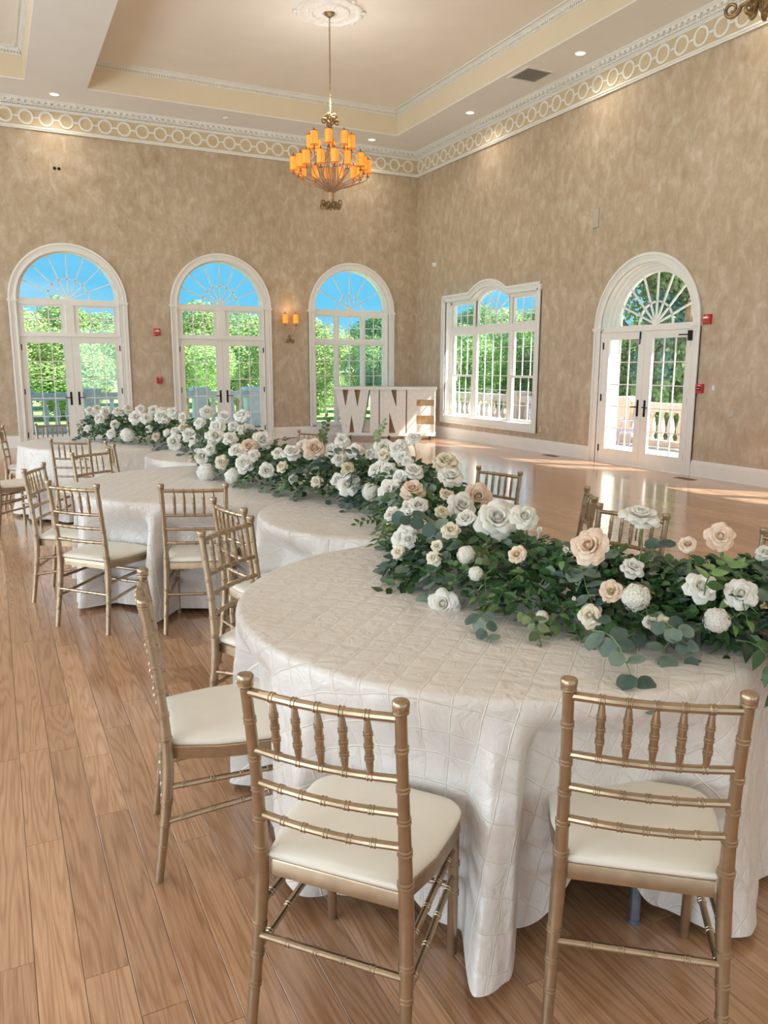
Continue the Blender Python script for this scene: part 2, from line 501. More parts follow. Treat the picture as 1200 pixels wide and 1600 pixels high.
# ================================================================== STRUCTURE
ZS, ZC = 6.592, 7.09          # soffit, tray ceiling
def wall(name, x0, x1, H, openings, T=0.30):
    """front face at y=0, outer face at y=T; openings = (a, b, zbottom, top(x))"""
    mb = MB()
    cur = x0
    def quad(a, b, za0, zb0, za1, zb1):
        for y in (0, T):
            mb.add([(a, y, za0), (b, y, zb0), (b, y, zb1), (a, y, za1)], [(0, 1, 2, 3)])
    for a, b, zb, top in sorted(openings):
        quad(cur, a, 0, 0, H, H)
        n = 40
        xs = [a+(b-a)*(0.5-0.5*math.cos(PI*i/n)) for i in range(n+1)]
        for i in range(n):
            quad(xs[i], xs[i+1], top(xs[i]), top(xs[i+1]), H, H)
            mb.add([(xs[i], 0, top(xs[i])), (xs[i+1], 0, top(xs[i+1])), (xs[i+1], T, top(xs[i+1])), (xs[i], T, top(xs[i]))], [(0, 1, 2, 3)])
        if zb > 0:
            quad(a, b, 0, 0, zb, zb)
            mb.add([(a, 0, zb), (b, 0, zb), (b, T, zb), (a, T, zb)], [(0, 1, 2, 3)])
        for x in (a, b):
            mb.add([(x, 0, zb), (x, T, zb), (x, T, top(x)), (x, 0, top(x))], [(0, 1, 2, 3)])
        cur = b
    quad(cur, x1, 0, 0, H, H)
    mb.add([(x0, 0, 0), (x0, T, 0), (x0, T, H), (x0, 0, H)], [(0, 1, 2, 3)])
    mb.add([(x1, 0, 0), (x1, T, 0), (x1, T, H), (x1, 0, H)], [(0, 1, 2, 3)])
    mb.add([(x0, 0, H), (x1, 0, H), (x1, T, H), (x0, T, H)], [(0, 1, 2, 3)])
    return mb.build(name, MAT['wall_faux'])
def archtop(cx, r, zs):
    return lambda x: zs + math.sqrt(max(0, r*r-(x-cx)**2))
def flat(z): return lambda x: z
RZ2 = R(-90)
# geometry of the openings, metres
D1C, D2C, DW = -7.96, -4.85, 1.118          # the two French doors of the far wall: centre, half width outside the casing
W1C, W1H = -1.725, 1.105
D3C, D3H = 7.655, 1.144
CAS = 0.150
ZSP, ZSP3 = 2.905, 2.275
op_far = [(c-(h-CAS), c+(h-CAS), 0.0 if c != W1C else 0.27, archtop(c, h-CAS, ZSP)) for c, h in ((D1C, DW), (D2C, DW), (W1C, W1H))]
op_far.append((-14.9, -13.0, 0.0, flat(3.2)))
W2A, W2B, W2Z0, W2Z1 = 1.29, 4.957, 0.355, 3.232
w2c = (W2A+W2B)/2
WR = 1.28
def w2top(x, off=CAS):
    zf = W2Z1-off
    R_ = WR-off
    zc = 3.445-WR
    d = abs(x-w2c)
    if d < R_:
        return max(zf, zc+math.sqrt(R_*R_-d*d))
    return zf
far = wall('wall_back', XL, 0.0, 7.2, op_far)
tag(far, kind='structure')
right = wall('wall_right', 0.0, -YB, 7.2, [(W2A+CAS, W2B-CAS, W2Z0+CAS, w2top), (D3C-(D3H-CAS), D3C+(D3H-CAS), 0.0, archtop(D3C, D3H-CAS, ZSP3)),
             (10.6, 12.5, 0.0, flat(2.21)), (15.5, 17.4, 0.0, flat(2.21))])
right.rotation_euler = (0, 0, RZ2)
tag(right, kind='structure')
lf = wall('wall_left', YB, 0.0, 7.2, [(y-1.3, y+1.3, 0.4, flat(3.6)) for y in (-21.5, -17.0, -12.5, -8.0, -3.5)])
lf.rotation_euler = (0, 0, R(90)); lf.location = (XL, 0, 0)
tag(lf, kind='structure')
# wall_left local x runs along +Y after the turn
bk = wall('wall_front', -0.0, -XL, 7.2, [(-x-1.3, -x+1.3, 0.4, flat(3.6)) for x in (-1.6, -4.9, -9.2, -13.5)])
bk.rotation_euler = (0, 0, R(180)); bk.location = (0, YB, 0)
tag(bk, kind='structure')

# floor slab and oak boards
mb = MB(); mb.box(XL, 0, YB, 0, -0.25, -0.014)
floor = mb.build('floor', MAT['bar_wood']); tag(floor, kind='structure')
random.seed(21)
PW = 0.117
boards = []
x = XL
row = 0
while x < -0.001:
    xe = min(x+PW, 0.0)
    y = YB-random.random()*1.5
    while y < 0:
        L = random.choice((0.5, 0.75, 0.95, 1.15, 1.4, 1.7, 2.0))*random.uniform(0.9, 1.1)
        a, b_ = max(y, YB), min(y+L, 0)
        if b_-a > 0.05:
            boards.append((x, xe, a, b_, random.random()))
        y += L
    x += PW
def view_area(bd):
    x0, x1, a, b_, t_ = bd
    c = Vector(((x0+x1)/2, (a+b_)/2, 0))
    d = c-CAM
    z = d.dot(cf)
    if z < 0.8: return 0
    u, v = 600+FPX*d.dot(CR)/z, 800-FPX*d.dot(CU)/z
    if u < -60 or u > 1260 or v > 1760: return 0
    # boards wholly under the tablecloths are not seen
    return (x1-x0)*(b_-a)*1.62/z**3 * FPX**2
boards.sort(key=view_area, reverse=True)
def board_mesh(mb, tones, bd):
    x0, x1, a, b_, t_ = bd
    g = 0.0008
    n0 = len(mb.f)
    zt = random.uniform(-0.0004, 0.0)
    mb.chbox(x0+g, x1-g, a+g, b_-g, -0.014, zt, 0.0005)
    tones += [t_]*(len(mb.f)-n0)
def set_tone(o, tones):
    at_ = o.data.attributes.new('tone', 'FLOAT', 'FACE')
    at_.data.foreach_set('value', tones)
for bd in boards[:300]:
    mb, tn = MB(), []
    board_mesh(mb, tn, bd)
    o = mb.build('floor_board', MAT['oak'], floor)
    set_tone(o, tn)
mb, tn = MB(), []
for bd in boards[300:]:
    board_mesh(mb, tn, bd)
o = mb.build('floor_boards', MAT['oak'], floor)
set_tone(o, tn)
tag(o, kind='stuff')

# baseboards (with the openings left free)
def baseboard(name, spans, rz, loc=(0, 0, 0)):
    mb = MB()
    for a, b_ in spans:
        mb.box(a, b_, -0.02, 0.0, 0, 0.205)
        mb.box(a, b_, -0.028, 0.0, 0, 0.02)
        mb.box(a, b_, -0.014, 0.0, 0.205, 0.228)
        mb.box(a, b_, -0.007, 0.0, 0.228, 0.243)
    o = mb.build(name, MAT['white_trim'])
    o.rotation_euler = (0, 0, rz); o.location = loc
    return tag(o, kind='structure')
baseboard('baseboard_back', [(XL, -15.05), (-12.85, D1C-DW), (D1C+DW, D2C-DW), (D2C+DW, W1C-W1H), (W1C-W1H, W1C+W1H), (W1C+W1H, 0)], 0)
baseboard('baseboard_right', [(0, D3C-D3H), (D3C+D3H, 10.45), (12.65, 15.35), (17.55, -YB)], RZ2)
baseboard('baseboard_left', [(YB, 0)], R(90), (XL, 0, 0))
baseboard('baseboard_front', [(0, -XL)], R(180), (0, YB, 0))

# ceiling: soffit with four sunk trays
TX = [(-7.50, -1.12), (-14.93, -8.545)]
TY = [(-8.72, -1.10), (-16.72, -9.10), (-24.5, -17.10)]
def ceiling_plane():
    mb = MB()
    xs = sorted({XL, 0.0} | {v for p in TX for v in p})
    ys = sorted({YB, 0.0} | {v for p in TY for v in p})
    for i in range(len(xs)-1):
        for j in range(len(ys)-1):
            a, b_, c, d = xs[i], xs[i+1], ys[j], ys[j+1]
            if any(abs(a-p[0]) < 1e-6 and abs(b_-p[1]) < 1e-6 for p in TX) and any(abs(c-p[0]) < 1e-6 and abs(d-p[1]) < 1e-6 for p in TY):
                continue
            mb.box(a, b_, c, d, ZS, ZS+0.02)
    return mb.build('ceiling', MAT['ceiling_white'])
ceil = tag(ceiling_plane(), kind='structure')
mb = MB()
mb.box(XL-0.4, 0.4, YB-0.4, 0.4, 7.6, 7.8)
roof = tag(mb.build('ceiling_slab', MAT['wall_out']), kind='structure')
for (a, b_) in TX:
    for (c, d) in TY:
        mb = MB()
        mb.box(a-0.02, b_+0.02, c-0.02, d+0.02, ZC, ZC+0.02)
        mb.build('tray_ceiling', MAT['tray_paint'], ceil)
        mb = MB()
        mb.box(a-0.02, a, c, d, ZS+0.02, ZC); mb.box(b_, b_+0.02, c, d, ZS+0.02, ZC)
        mb.box(a, b_, c-0.02, c, ZS+0.02, ZC); mb.box(a, b_, d, d+0.02, ZS+0.02, ZC)
        mb.build('tray_side', MAT['drop_paint'], ceil)
        mb = MB()
        for k, (pr_, z0, z1) in enumerate(((0.012, 6.985, 7.005), (0.03, 7.04, 7.055), (0.045, 7.055, 7.07), (0.065, 7.07, 7.09))):
            mb.box(a, a+pr_, c, d, z0, z1); mb.box(b_-pr_, b_, c, d, z0, z1)
            mb.box(a, b_, c, c+pr_, z0, z1); mb.box(a, b_, d-pr_, d, z0, z1)
        # a thin picture moulding a little way in on the tray ceiling
        q = 0.10
        for (u0, u1, v0, v1) in ((a+q, b_-q, c+q, c+q+0.03), (a+q, b_-q, d-q-0.03, d-q), (a+q, a+q+0.03, c+q, d-q), (b_-q-0.03, b_-q, c+q, d-q)):
            mb.box(u0, u1, v0, v1, ZC-0.015, ZC)
        mb.build('tray_moulding', MAT['white_trim'], ceil)
        mb = MB()
        sdn = 0.05
        t_ = a+0.02
        while t_ < b_-0.02:
            mb.box(t_, t_+0.028, c, c+0.022, 7.008, 7.038); mb.box(t_, t_+0.028, d-0.022, d, 7.008, 7.038); t_ += sdn
        t_ = c+0.02
        while t_ < d-0.02:
            mb.box(a, a+0.022, t_, t_+0.028, 7.008, 7.038); mb.box(b_-0.022, b_, t_, t_+0.028, 7.008, 7.038); t_ += sdn
        tag(mb.build('dentils', MAT['white_trim'], ceil), kind='stuff')

# cornice with the ring frieze
def cornice(name, x0, x1, ph, rz, loc=(0, 0, 0)):
    mb = MB()
    mb.box(x0, x1, -0.012, 0, 6.07, 6.46)
    root = mb.build(name, MAT['frieze_tan'])
    root.rotation_euler = (0, 0, rz); root.location = loc
    tag(root, kind='structure')
    mb = MB()
    for pr_, z0, z1 in ((0.030, 6.062, 6.092), (0.045, 6.092, 6.105), (0.026, 6.105, 6.128)):
        mb.box(x0, x1, -pr_, -0.012, z0, z1)
    mb.build('lower_moulding', MAT['white_trim'], root)
    mb = MB()
    for pr_, z0, z1 in ((0.026, 6.432, 6.448), (0.04, 6.448, 6.462), (0.052, 6.462, 6.472), (0.05, 6.496, 6.512), (0.06, 6.512, 6.552), (0.125, 6.552, 6.567), (0.145, 6.567, 6.58), (0.165, 6.58, 6.592)):
        mb.box(x0, x1, -pr_, -0.0, z0, z1)
    mb.build('crown_moulding', MAT['white_trim'], root)
    mb = MB()
    t_ = x0
    while t_ < x1:
        mb.box(t_, t_+0.06, -0.118, -0.06, 6.514, 6.552); t_ += 0.115
    t_ = x0
    while t_ < x1:
        mb.box(t_, t_+0.020, -0.062, -0.05, 6.473, 6.495); t_ += 0.036
    tag(mb.build('modillions', MAT['white_trim'], root), kind='stuff')
    mb = MB(); mb.band(0, 0, 0.100, 0.137, -0.030, -0.012, 0, 2*PI, 36)
    rm = fixn(mb.build('frieze_ring', MAT['white_trim'], root))
    mb = MB(); mb.box(-0.042, 0.042, -0.024, -0.012, -0.016, 0.016)
    lm = mb.build('frieze_link', MAT['white_trim'], root)
    xx = ph
    S = 0.3582
    while xx-S > x0+0.14: xx -= S
    first = True
    while xx < x1-0.13:
        if first: rm.location = (xx, 0, 6.281); lm.location = (xx+S/2, 0, 6.281)
        else:
            inst('frieze_ring', rm.data, root, (xx, 0, 6.281))
            if xx+S < x1-0.1: inst('frieze_link', lm.data, root, (xx+S/2, 0, 6.281))
        first = False
        xx += S
    return root
cornice('trim_1', XL, 0, -8.865, 0)
cornice('trim_2', 0, -YB, 6.985, RZ2)
cornice('trim_3', YB, 0, -5.0, R(90), (XL, 0, 0))
cornice('trim_4', 0, -XL, 5.0, R(180), (0, YB, 0))

# ------------------------------------------------------------------ doors and windows
WT = MAT['white_trim']
def capital(mb, x0, x1, z):
    mb.box(x0-0.014, x1+0.014, -0.058, 0, z-0.035, z-0.012)
    mb.box(x0-0.022, x1+0.022, -0.066, 0, z-0.012, z+0.012)
def casing(root, c, h, zsp, z0=0.0, T=0.30, jamb=0.29, sill=False):
    mb = MB()
    for s_ in (-1, 1):
        for q0, q1, pr_ in ((0.0, 0.150, 0.022), (0.0, 0.042, 0.045), (0.050, 0.075, 0.034), (0.118, 0.150, 0.030)):
            xa, xb = c+s_*(h-q0), c+s_*(h-q1)
            mb.box(min(xa, xb), max(xa, xb), -pr_, 0, z0, zsp)
        xa, xb = c+s_*h, c+s_*(h-0.15)
        capital(mb, min(xa, xb), max(xa, xb), zsp)
    for q0, q1, pr_ in ((0.0, 0.150, 0.022), (0.0, 0.042, 0.045), (0.050, 0.075, 0.034), (0.118, 0.150, 0.030)):
        mb.band(c, zsp, h-q1, h-q0, -pr_, 0, 0, PI, 48)
    if sill:
        mb.box(c-h, c+h, -0.022, 0, z0, z0+0.04)
        mb.box(c-h+0.1, c+h-0.1, -0.03, 0.0, z0, 0.27)
    fixn(mb.build('casing', WT, root, ))
    mb = MB()                                        # jamb liner
    w = h-0.15
    zb = 0.27 if sill else 0.0
    for s_ in (-1, 1):
        xa, xb = c+s_*(w+0.001), c+s_*(w-0.012)
        mb.box(min(xa, xb), max(xa, xb), -0.001, jamb, zb, zsp)
    mb.band(c, zsp, w-0.012, w+0.001, -0.001, jamb, 0, PI, 48)
    fixn(mb.build('jamb', WT, root))
def fanlight(root, c, z, ro, y, nsp, rin, rhub, barw, glassr, cols='white_trim', zlow=None):
    """half round light: frame, radial glazing bars, sector panes"""
    mb = MB()
    mb.band(c, z, glassr, ro, y-0.03, y+0.03, 0, PI, 48)
    mb.box(c-ro, c+ro, y-0.03, y+0.03, (z-0.05) if zlow is None else zlow, z)
    fr_ = fixn(mb.build('fanlight_frame', WT, root))
    mb = MB()
    da = PI/(nsp+1)
    for k in range(1, nsp+1):
        a = da*k
        d = Vector((math.cos(a), 0, math.sin(a)))
        n_ = Vector((-math.sin(a), 0, math.cos(a)))*barw/2
        p0, p1 = Vector((c, 0, z))+d*rhub*0.6, Vector((c, 0, z))+d*glassr
        vs = []
        for yy in (y-0.014, y+0.014):
            for p in (p0-n_, p1-n_, p1+n_, p0+n_):
                vs.append((p.x, yy, p.z))
        mb.add(vs, [(0, 1, 2, 3), (7, 6, 5, 4), (0, 4, 5, 1), (1, 5, 6, 2), (2, 6, 7, 3), (3, 7, 4, 0)])
    mb.band(c, z, rin-barw/2, rin+barw/2, y-0.014, y+0.014, 0, PI, 32)
    mb.band(c, z, 0.0, rhub, y-0.02, y+0.02, 0, PI, 16)
    fixn(mb.build('glazing_bars', WT, fr_))
    for k in range(nsp+1):
        for (ra, rb) in ((rhub, rin), (rin, glassr)):
            mb = MB()
            mb.band(c, z, ra, rb, y-0.003, y+0.003, da*k, da*(k+1), 5)
            mb.build('pane', MAT['glass'], fr_)
    return fr_
PANES = {}
def light_grid(root, x0, x1, z0, z1, nx, nz, y, fw, bar=0.02, name='sash', fb=None, ft=None, parent_panes=None):
    """a framed light with glazing bars and single panes; x0..z1 is the glass field"""
    fb = fw if fb is None else fb
    ft = fw if ft is None else ft
    mb = MB()
    mb.box(x0-fw, x0, y-0.022, y+0.022, z0-fb, z1+ft); mb.box(x1, x1+fw, y-0.022, y+0.022, z0-fb, z1+ft)
    mb.box(x0, x1, y-0.022, y+0.022, z0-fb, z0); mb.box(x0, x1, y-0.022, y+0.022, z1, z1+ft)
    for (a, b_, c, d) in ((x0-0.008, x0+0.004, z0, z1), (x1-0.004, x1+0.008, z0, z1)):
        mb.box(a, b_, y-0.028, y+0.02, c, d)
    fr_ = mb.build(name, WT, root)
    mb = MB()
    for i in range(1, nx):
        xx = x0+(x1-x0)*i/nx
        mb.box(xx-bar/2, xx+bar/2, y-0.009, y+0.009, z0, z1)
    for j in range(1, nz):
        zz = z0+(z1-z0)*j/nz
        mb.box(x0, x1, y-0.008, y+0.008, zz-bar/2, zz+bar/2)
    if nx*nz > 1: mb.build('glazing_bars', WT, fr_)
    pw, ph_ = (x1-x0)/nx-bar, (z1-z0)/nz-bar
    key = (round(pw, 3), round(ph_, 3))
    if key not in PANES:
        mb = MB(); mb.box(-pw/2-0.004, pw/2+0.004, -0.002, 0.002, -ph_/2-0.004, ph_/2+0.004)
        me = bpy.data.meshes.new('pane'); me.from_pydata(mb.v, [], mb.f); me.materials.append(MAT['glass'])
        PANES[key] = me
    for i in range(nx):
        for j in range(nz):
            inst('pane', PANES[key], fr_, (x0+(x1-x0)*(i+0.5)/nx, y, z0+(z1-z0)*(j+0.5)/nz))
    return fr_
def handle(parent, x, y, z, s_):
    mb = MB()
    mb.box(x-0.02, x+0.02, y-0.008, y, z-0.135, z+0.135)
    mb.tube([(x, y-0.008, z+0.02), (x, y-0.055, z+0.02), (x+s_*0.02, y-0.06, z+0.02), (x+s_*0.115, y-0.06, z+0.015)], [0.011, 0.010, 0.010, 0.008], 8)
    mb.tube([(x, y, z-0.10), (x, y-0.02, z-0.10)], 0.014, 8)
    mb.build('door_handle', MAT['black_metal'], parent)
def hinge(parent, x, y, z):
    mb = MB()
    mb.box(x-0.018, x+0.018, y-0.006, y, z-0.055, z+0.055)
    mb.tube([(x, y-0.008, z-0.06), (x, y-0.008, z+0.06)], 0.008, 8)
    mb.build('hinge', MAT['black_metal'], parent)
def leaf(root, x0, x1, gx0, gx1, ztop, y, side, gz0=0.245, gz1=2.08):
    fr_ = light_grid(root, gx0, gx1, gz0, gz1, 3, 5, y, 0.001, 0.017, 'door_leaf')
    mb = MB()
    mb.box(x0, gx0, y-0.024, y+0.024, 0.012, ztop); mb.box(gx1, x1, y-0.024, y+0.024, 0.012, ztop)
    mb.box(gx0, gx1, y-0.024, y+0.024, 0.012, gz0); mb.box(gx0, gx1, y-0.024, y+0.024, gz1, ztop)
    me = bpy.data.meshes.new('t'); me.from_pydata(mb.v, [], mb.f)
    bm = bmesh.new(); bm.from_mesh(fr_.data); bm.from_mesh(me); bm.to_mesh(fr_.data); bm.free(); bpy.data.meshes.remove(me)
    handle(fr_, (x1-0.075) if side < 0 else (x0+0.075), y-0.024, 0.97, side)
    hx = x0+0.002 if side < 0 else x1-0.002
    for hz in (0.245, 1.115, 1.99): hinge(fr_, hx, y-0.024, hz)
    return fr_
def french(name, c, rz=0.0):
    root = empty(name); tag(root, kind='structure')
    casing(root, c, DW, ZSP)
    y = 0.06
    xl, xr = c-0.96, c+0.96
    mb = MB()                                        # frame around leaves and transom
    for a, b_ in ((c-0.962, c-0.945), (c+0.945, c+0.962)):
        mb.box(a, b_, y-0.05, y+0.05, 0, ZSP)
    mb.box(c-0.962, c+0.962, y-0.062, y+0.05, 2.208, 2.245)
    mb.box(c-0.962, c+0.962, y-0.045, y+0.05, 2.245, 2.285)
    mb.box(c-0.960, c+0.960, y-0.055, y+0.045, 2.83, ZSP+0.02)
    mb.box(c-0.078, c+0.078, y-0.05, y+0.05, 2.285, 2.83)
    mb.box(c-0.96, c+0.96, y-0.04, y+0.06, 0, 0.012)
    mb.build('door_frame', WT, root)
    light_grid(root, c-0.855, c-0.165, 2.303, 2.795, 3, 2, y, 0.09, 0.02, 'transom_light', 0.02, 0.035)
    light_grid(root, c+0.165, c+0.855, 2.303, 2.795, 3, 2, y, 0.09, 0.02, 'transom_light', 0.02, 0.035)
    leaf(root, c-0.945, c-0.002, c-0.845, c-0.145, 2.205, y, -1)
    leaf(root, c+0.002, c+0.945, c+0.145, c+0.845, 2.205, y, 1)
    fanlight(root, c, ZSP+0.045, 0.957, 0.12, 7, 0.40, 0.055, 0.02, 0.895)
    return root
french('door_1', D1C)
french('door_2', D2C)

# window_1, far wall
root = empty('window_1'); tag(root, kind='structure')
casing(root, W1C, W1H, ZSP, z0=0.243, sill=True)
c, y = W1C-0.012, 0.14
mb = MB()
mb.box(W1C-0.950, c-0.90, y-0.05, y+0.05, 0.27, ZSP); mb.box(c+0.90, W1C+0.950, y-0.05, y+0.05, 0.27, ZSP)
mb.box(W1C-0.948, W1C+0.948, y-0.056, y+0.044, 2.805, ZSP+0.02); mb.box(W1C-0.948, W1C+0.948, y-0.056, y+0.044, 2.158, 2.254)
for q in (c-0.345-0.03, c+0.345-0.03): mb.box(q, q+0.06, y-0.05, y+0.05, 0.27, 2.84)
mb.box(W1C-0.950, W1C+0.950, y-0.06, y+0.05, 0.27, 0.30)
mb.build('window_frame', WT, root)
for a, b_ in ((c-0.875, c-0.405), (c-0.285, c+0.235+0.05), (c+0.405, c+0.875)):
    light_grid(root, a, b_, 2.28, 2.785, 2, 2, y, 0.03, 0.016, 'upper_sash')
    light_grid(root, a, b_, 0.335, 2.132, 2, 5, y, 0.03, 0.016, 'lower_sash')
fanlight(root, W1C, ZSP+0.045, 0.943, 0.15, 5, 0.33, 0.05, 0.018, 0.89)

# window_2, right wall
root = empty('window_2', rot=(0, 0, RZ2)); tag(root, kind='structure')
mb = MB()
outer, inner = lambda x: w2top(x, 0), lambda x: w2top(x, CAS)
def strip(o0, o1, pr_):
    n = 64
    xs = [W2A+o0+(W2B-W2A-2*o0)*i/n for i in range(n+1)]
    xi = [W2A+o1+(W2B-W2A-2*o1)*i/n for i in range(n+1)]
    for i in range(n):
        p = [(xs[i], w2top(xs[i], o0)), (xs[i+1], w2top(xs[i+1], o0)), (xi[i+1], w2top(xi[i+1], o1)), (xi[i], w2top(xi[i], o1))]
        mb.prism(p, -pr_, 0)
    mb.box(W2A+o0, W2A+o1, -pr_, 0, W2Z0+o0, W2Z1-o1); mb.box(W2B-o1, W2B-o0, -pr_, 0, W2Z0+o0, W2Z1-o1)
    mb.box(W2A+o1, W2B-o1, -pr_, 0, W2Z0+o0, W2Z0+o1)
for o0, o1, pr_ in ((0, 0.15, 0.022), (0, 0.045, 0.048), (0.055, 0.08, 0.036), (0.115, 0.15, 0.03)): strip(o0, o1, pr_)
fixn(mb.build('casing', WT, root))
A_, B_ = W2A+CAS, W2B-CAS
zb = W2Z0+CAS
mb = MB()
mb.box(A_-0.001, A_+0.012, 0, 0.29, zb, 3.083); mb.box(B_-0.012, B_+0.001, 0, 0.29, zb, 3.083); mb.box(A_, B_, 0, 0.29, zb-0.001, zb+0.014)
n = 48
for i in range(n):
    xa, xb = A_+(B_-A_)*i/n, A_+(B_-A_)*(i+1)/n
    mb.prism([(xa, inner(xa)-0.012), (xb, inner(xb)-0.012), (xb, inner(xb)+0.001), (xa, inner(xa)+0.001)], 0, 0.29)
fixn(mb.build('jamb', WT, root))
y = 0.17
mb = MB()
mb.box(A_+0.012, A_+0.06, y-0.05, y+0.06, zb, 3.07); mb.box(B_-0.06, B_-0.012, y-0.05, y+0.06, zb, 3.07)
M1a, M1b, M2a, M2b = 2.405, 2.485, 3.765, 3.845
mb.box(M1a, M1b, y-0.05, y+0.06, zb, 3.09); mb.box(M2a, M2b, y-0.05, y+0.06, zb, 3.09)
mb.box(A_+0.012, B_-0.012, y-0.06, y+0.06, 2.37, 2.50)
mb.box(A_+0.012, M1a, y-0.05, y+0.06, 3.03, 3.075); mb.box(M2b, B_-0.012, y-0.05, y+0.06, 3.03, 3.075)
mb.box(A_+0.012, B_-0.012, y-0.07, y+0.07, zb, zb+0.03)
mb.build('window_frame', WT, root)
light_grid(root, 1.545, 2.365, 2.535, 3.0, 3, 2, y, 0.04, 0.014, 'upper_sash')
light_grid(root, 3.885, 4.705, 2.535, 3.0, 3, 2, y, 0.04, 0.014, 'upper_sash')
light_grid(root, 1.555, 2.355, 1.46, 2.33, 3, 3, y+0.02, 0.045, 0.013, 'upper_sash')
light_grid(root, 1.555, 2.355, 0.575, 1.42, 3, 3, y-0.015, 0.045, 0.013, 'lower_sash')
light_grid(root, 3.895, 4.695, 1.46, 2.33, 3, 3, y+0.02, 0.045, 0.013, 'upper_sash')
light_grid(root, 3.895, 4.695, 0.575, 1.42, 3, 3, y-0.015, 0.045, 0.013, 'lower_sash')
light_grid(root, 2.535, 3.715, 0.565, 2.335, 4, 6, y, 0.05, 0.013, 'picture_sash')
# arched centre light with radial bars
gx0, gx1, gz0 = 2.54, 3.71, 2.535
gc = (gx0+gx1)/2
def gtop(x): return 3.22-0.95+math.sqrt(0.95**2-(x-gc)**2)
def itop(x): return min(w2top(x, CAS)-0.012, gtop(x)+0.08)
mb = MB()
n = 24
for i in range(n):
    xa, xb = M1a+(M2b-M1a)*i/n, M1a+(M2b-M1a)*(i+1)/n
    ga = gtop(min(max(xa, gx0), gx1)) if gx0 <= xa <= gx1 else 2.5
    gb = gtop(min(max(xb, gx0), gx1)) if gx0 <= xb <= gx1 else 2.5
    if xb <= gx0+0.02 or xa >= gx1-0.02: ga = gb = 2.5
    else: ga, gb = gtop(max(xa, gx0)), gtop(min(xb, gx1))
    mb.prism([(xa, ga), (xb, gb), (xb, w2top(xb, CAS)-0.006), (xa, w2top(xa, CAS)-0.006)], y-0.03, y+0.04)
mb.box(gx0-0.05, gx0, y-0.03, y+0.04, 2.5, 3.06); mb.box(gx1, gx1+0.05, y-0.03, y+0.04, 2.5, 3.06); mb.box(gx0, gx1, y-0.03, y+0.04, 2.495, gz0)
afr = fixn(mb.build('arched_sash', WT, root))
mb = MB()
hc = Vector((gc, 0, 2.72))
bw = 0.018
def bar2(p0, p1):
    d = (p1-p0).normalized(); n_ = Vector((-d.z, 0, d.x))*bw/2
    vs = [(p.x, yy, p.z) for yy in (y-0.012, y+0.012) for p in (p0-n_, p1-n_, p1+n_, p0+n_)]
    mb.add(vs, [(0, 1, 2, 3), (7, 6, 5, 4), (0, 4, 5, 1), (1, 5, 6, 2), (2, 6, 7, 3), (3, 7, 4, 0)])
for rr in (0.12, 0.31):
    mb.band(gc, 2.72, rr-bw/2, rr+bw/2, y-0.012, y+0.012, 0, PI, 24)
    for s_ in (-1, 1): bar2(hc+Vector((s_*rr, 0, 0)), Vector((gc+s_*rr, 0, gz0)))
for a in (30, 68, 112, 150):
    d = Vector((math.cos(R(a)), 0, math.sin(R(a))))
    t_ = 0.12
    p = hc+d*t_
    while p.z < gtop(min(max(p.x, gx0+0.001), gx1-0.001)) and gx0 < p.x < gx1:
        t_ += 0.01; p = hc+d*t_
    bar2(hc+d*0.12, p)
fixn(mb.build('glazing_bars', WT, afr))
edges_ = [gx0]+[gc+k for k in (-0.31, -0.12, 0.12, 0.31)]+[gx1]
for i in range(5):
    a, b_ = edges_[i], edges_[i+1]
    poly = [(a, gz0), (b_, gz0)]+[(b_+(a-b_)*k/6, gtop(b_+(a-b_)*k/6)) for k in range(7)]
    mb = MB(); mb.prism(poly, y-0.002, y+0.002)
    mb.build('pane', MAT['glass'], afr)

# door_3, right wall
root = empty('door_3', rot=(0, 0, RZ2)); tag(root, kind='structure')
casing(root, D3C, D3H, ZSP3)
c, y = D3C+0.02, 0.03
mb = MB()
for a, b_ in ((D3C-0.988, c-0.962), (c+0.962, D3C+0.988)):
    mb.box(a, b_, y-0.045, y+0.06, 0, ZSP3)
mb.box(D3C-0.988, D3C+0.988, y-0.045, 0.29, 2.208, ZSP3+0.02)
mb.box(c-0.962, c+0.962, y-0.03, y+0.06, 0, 0.012)
mb.build('door_frame', WT, root)
leaf(root, c-0.962, c-0.002, c-0.82, c-0.13, 2.205, y, -1, 0.24, 2.085)
rl = leaf(root, c+0.002, c+0.962, c+0.16, c+0.86, 2.205, y, 1, 0.24, 2.085)
# flush bolt and closer
mb = MB()
mb.box(c-0.115, c-0.09, y-0.035, y-0.024, 2.09, 2.20); mb.tube([(c-0.10, y-0.04, 2.0), (c-0.10, y-0.04, 2.19)], 0.009, 8)
mb.build('surface_bolt', MAT['black_metal'], root)
mb = MB()
mb.box(c+0.935, c+0.995, y-0.10, y-0.045, 2.03, 2.18); mb.tube([(c+0.94, y-0.07, 2.12), (c+0.72, y-0.05, 2.125)], 0.010, 8)
mb.build('door_closer', MAT['black_metal'], root)
# deep set half round light in two steps
mb = MB()
mb.band(D3C, ZSP3+0.02, 0.93, 0.985, 0.10, 0.29, 0, PI, 48)
mb.band(D3C, ZSP3+0.02, 0.88, 0.93, 0.17, 0.29, 0, PI, 48)
fixn(mb.build('fanlight_reveal', WT, root))
fanlight(root, D3C, ZSP3+0.045, 0.90, 0.235, 7, 0.36, 0.06, 0.026, 0.815)

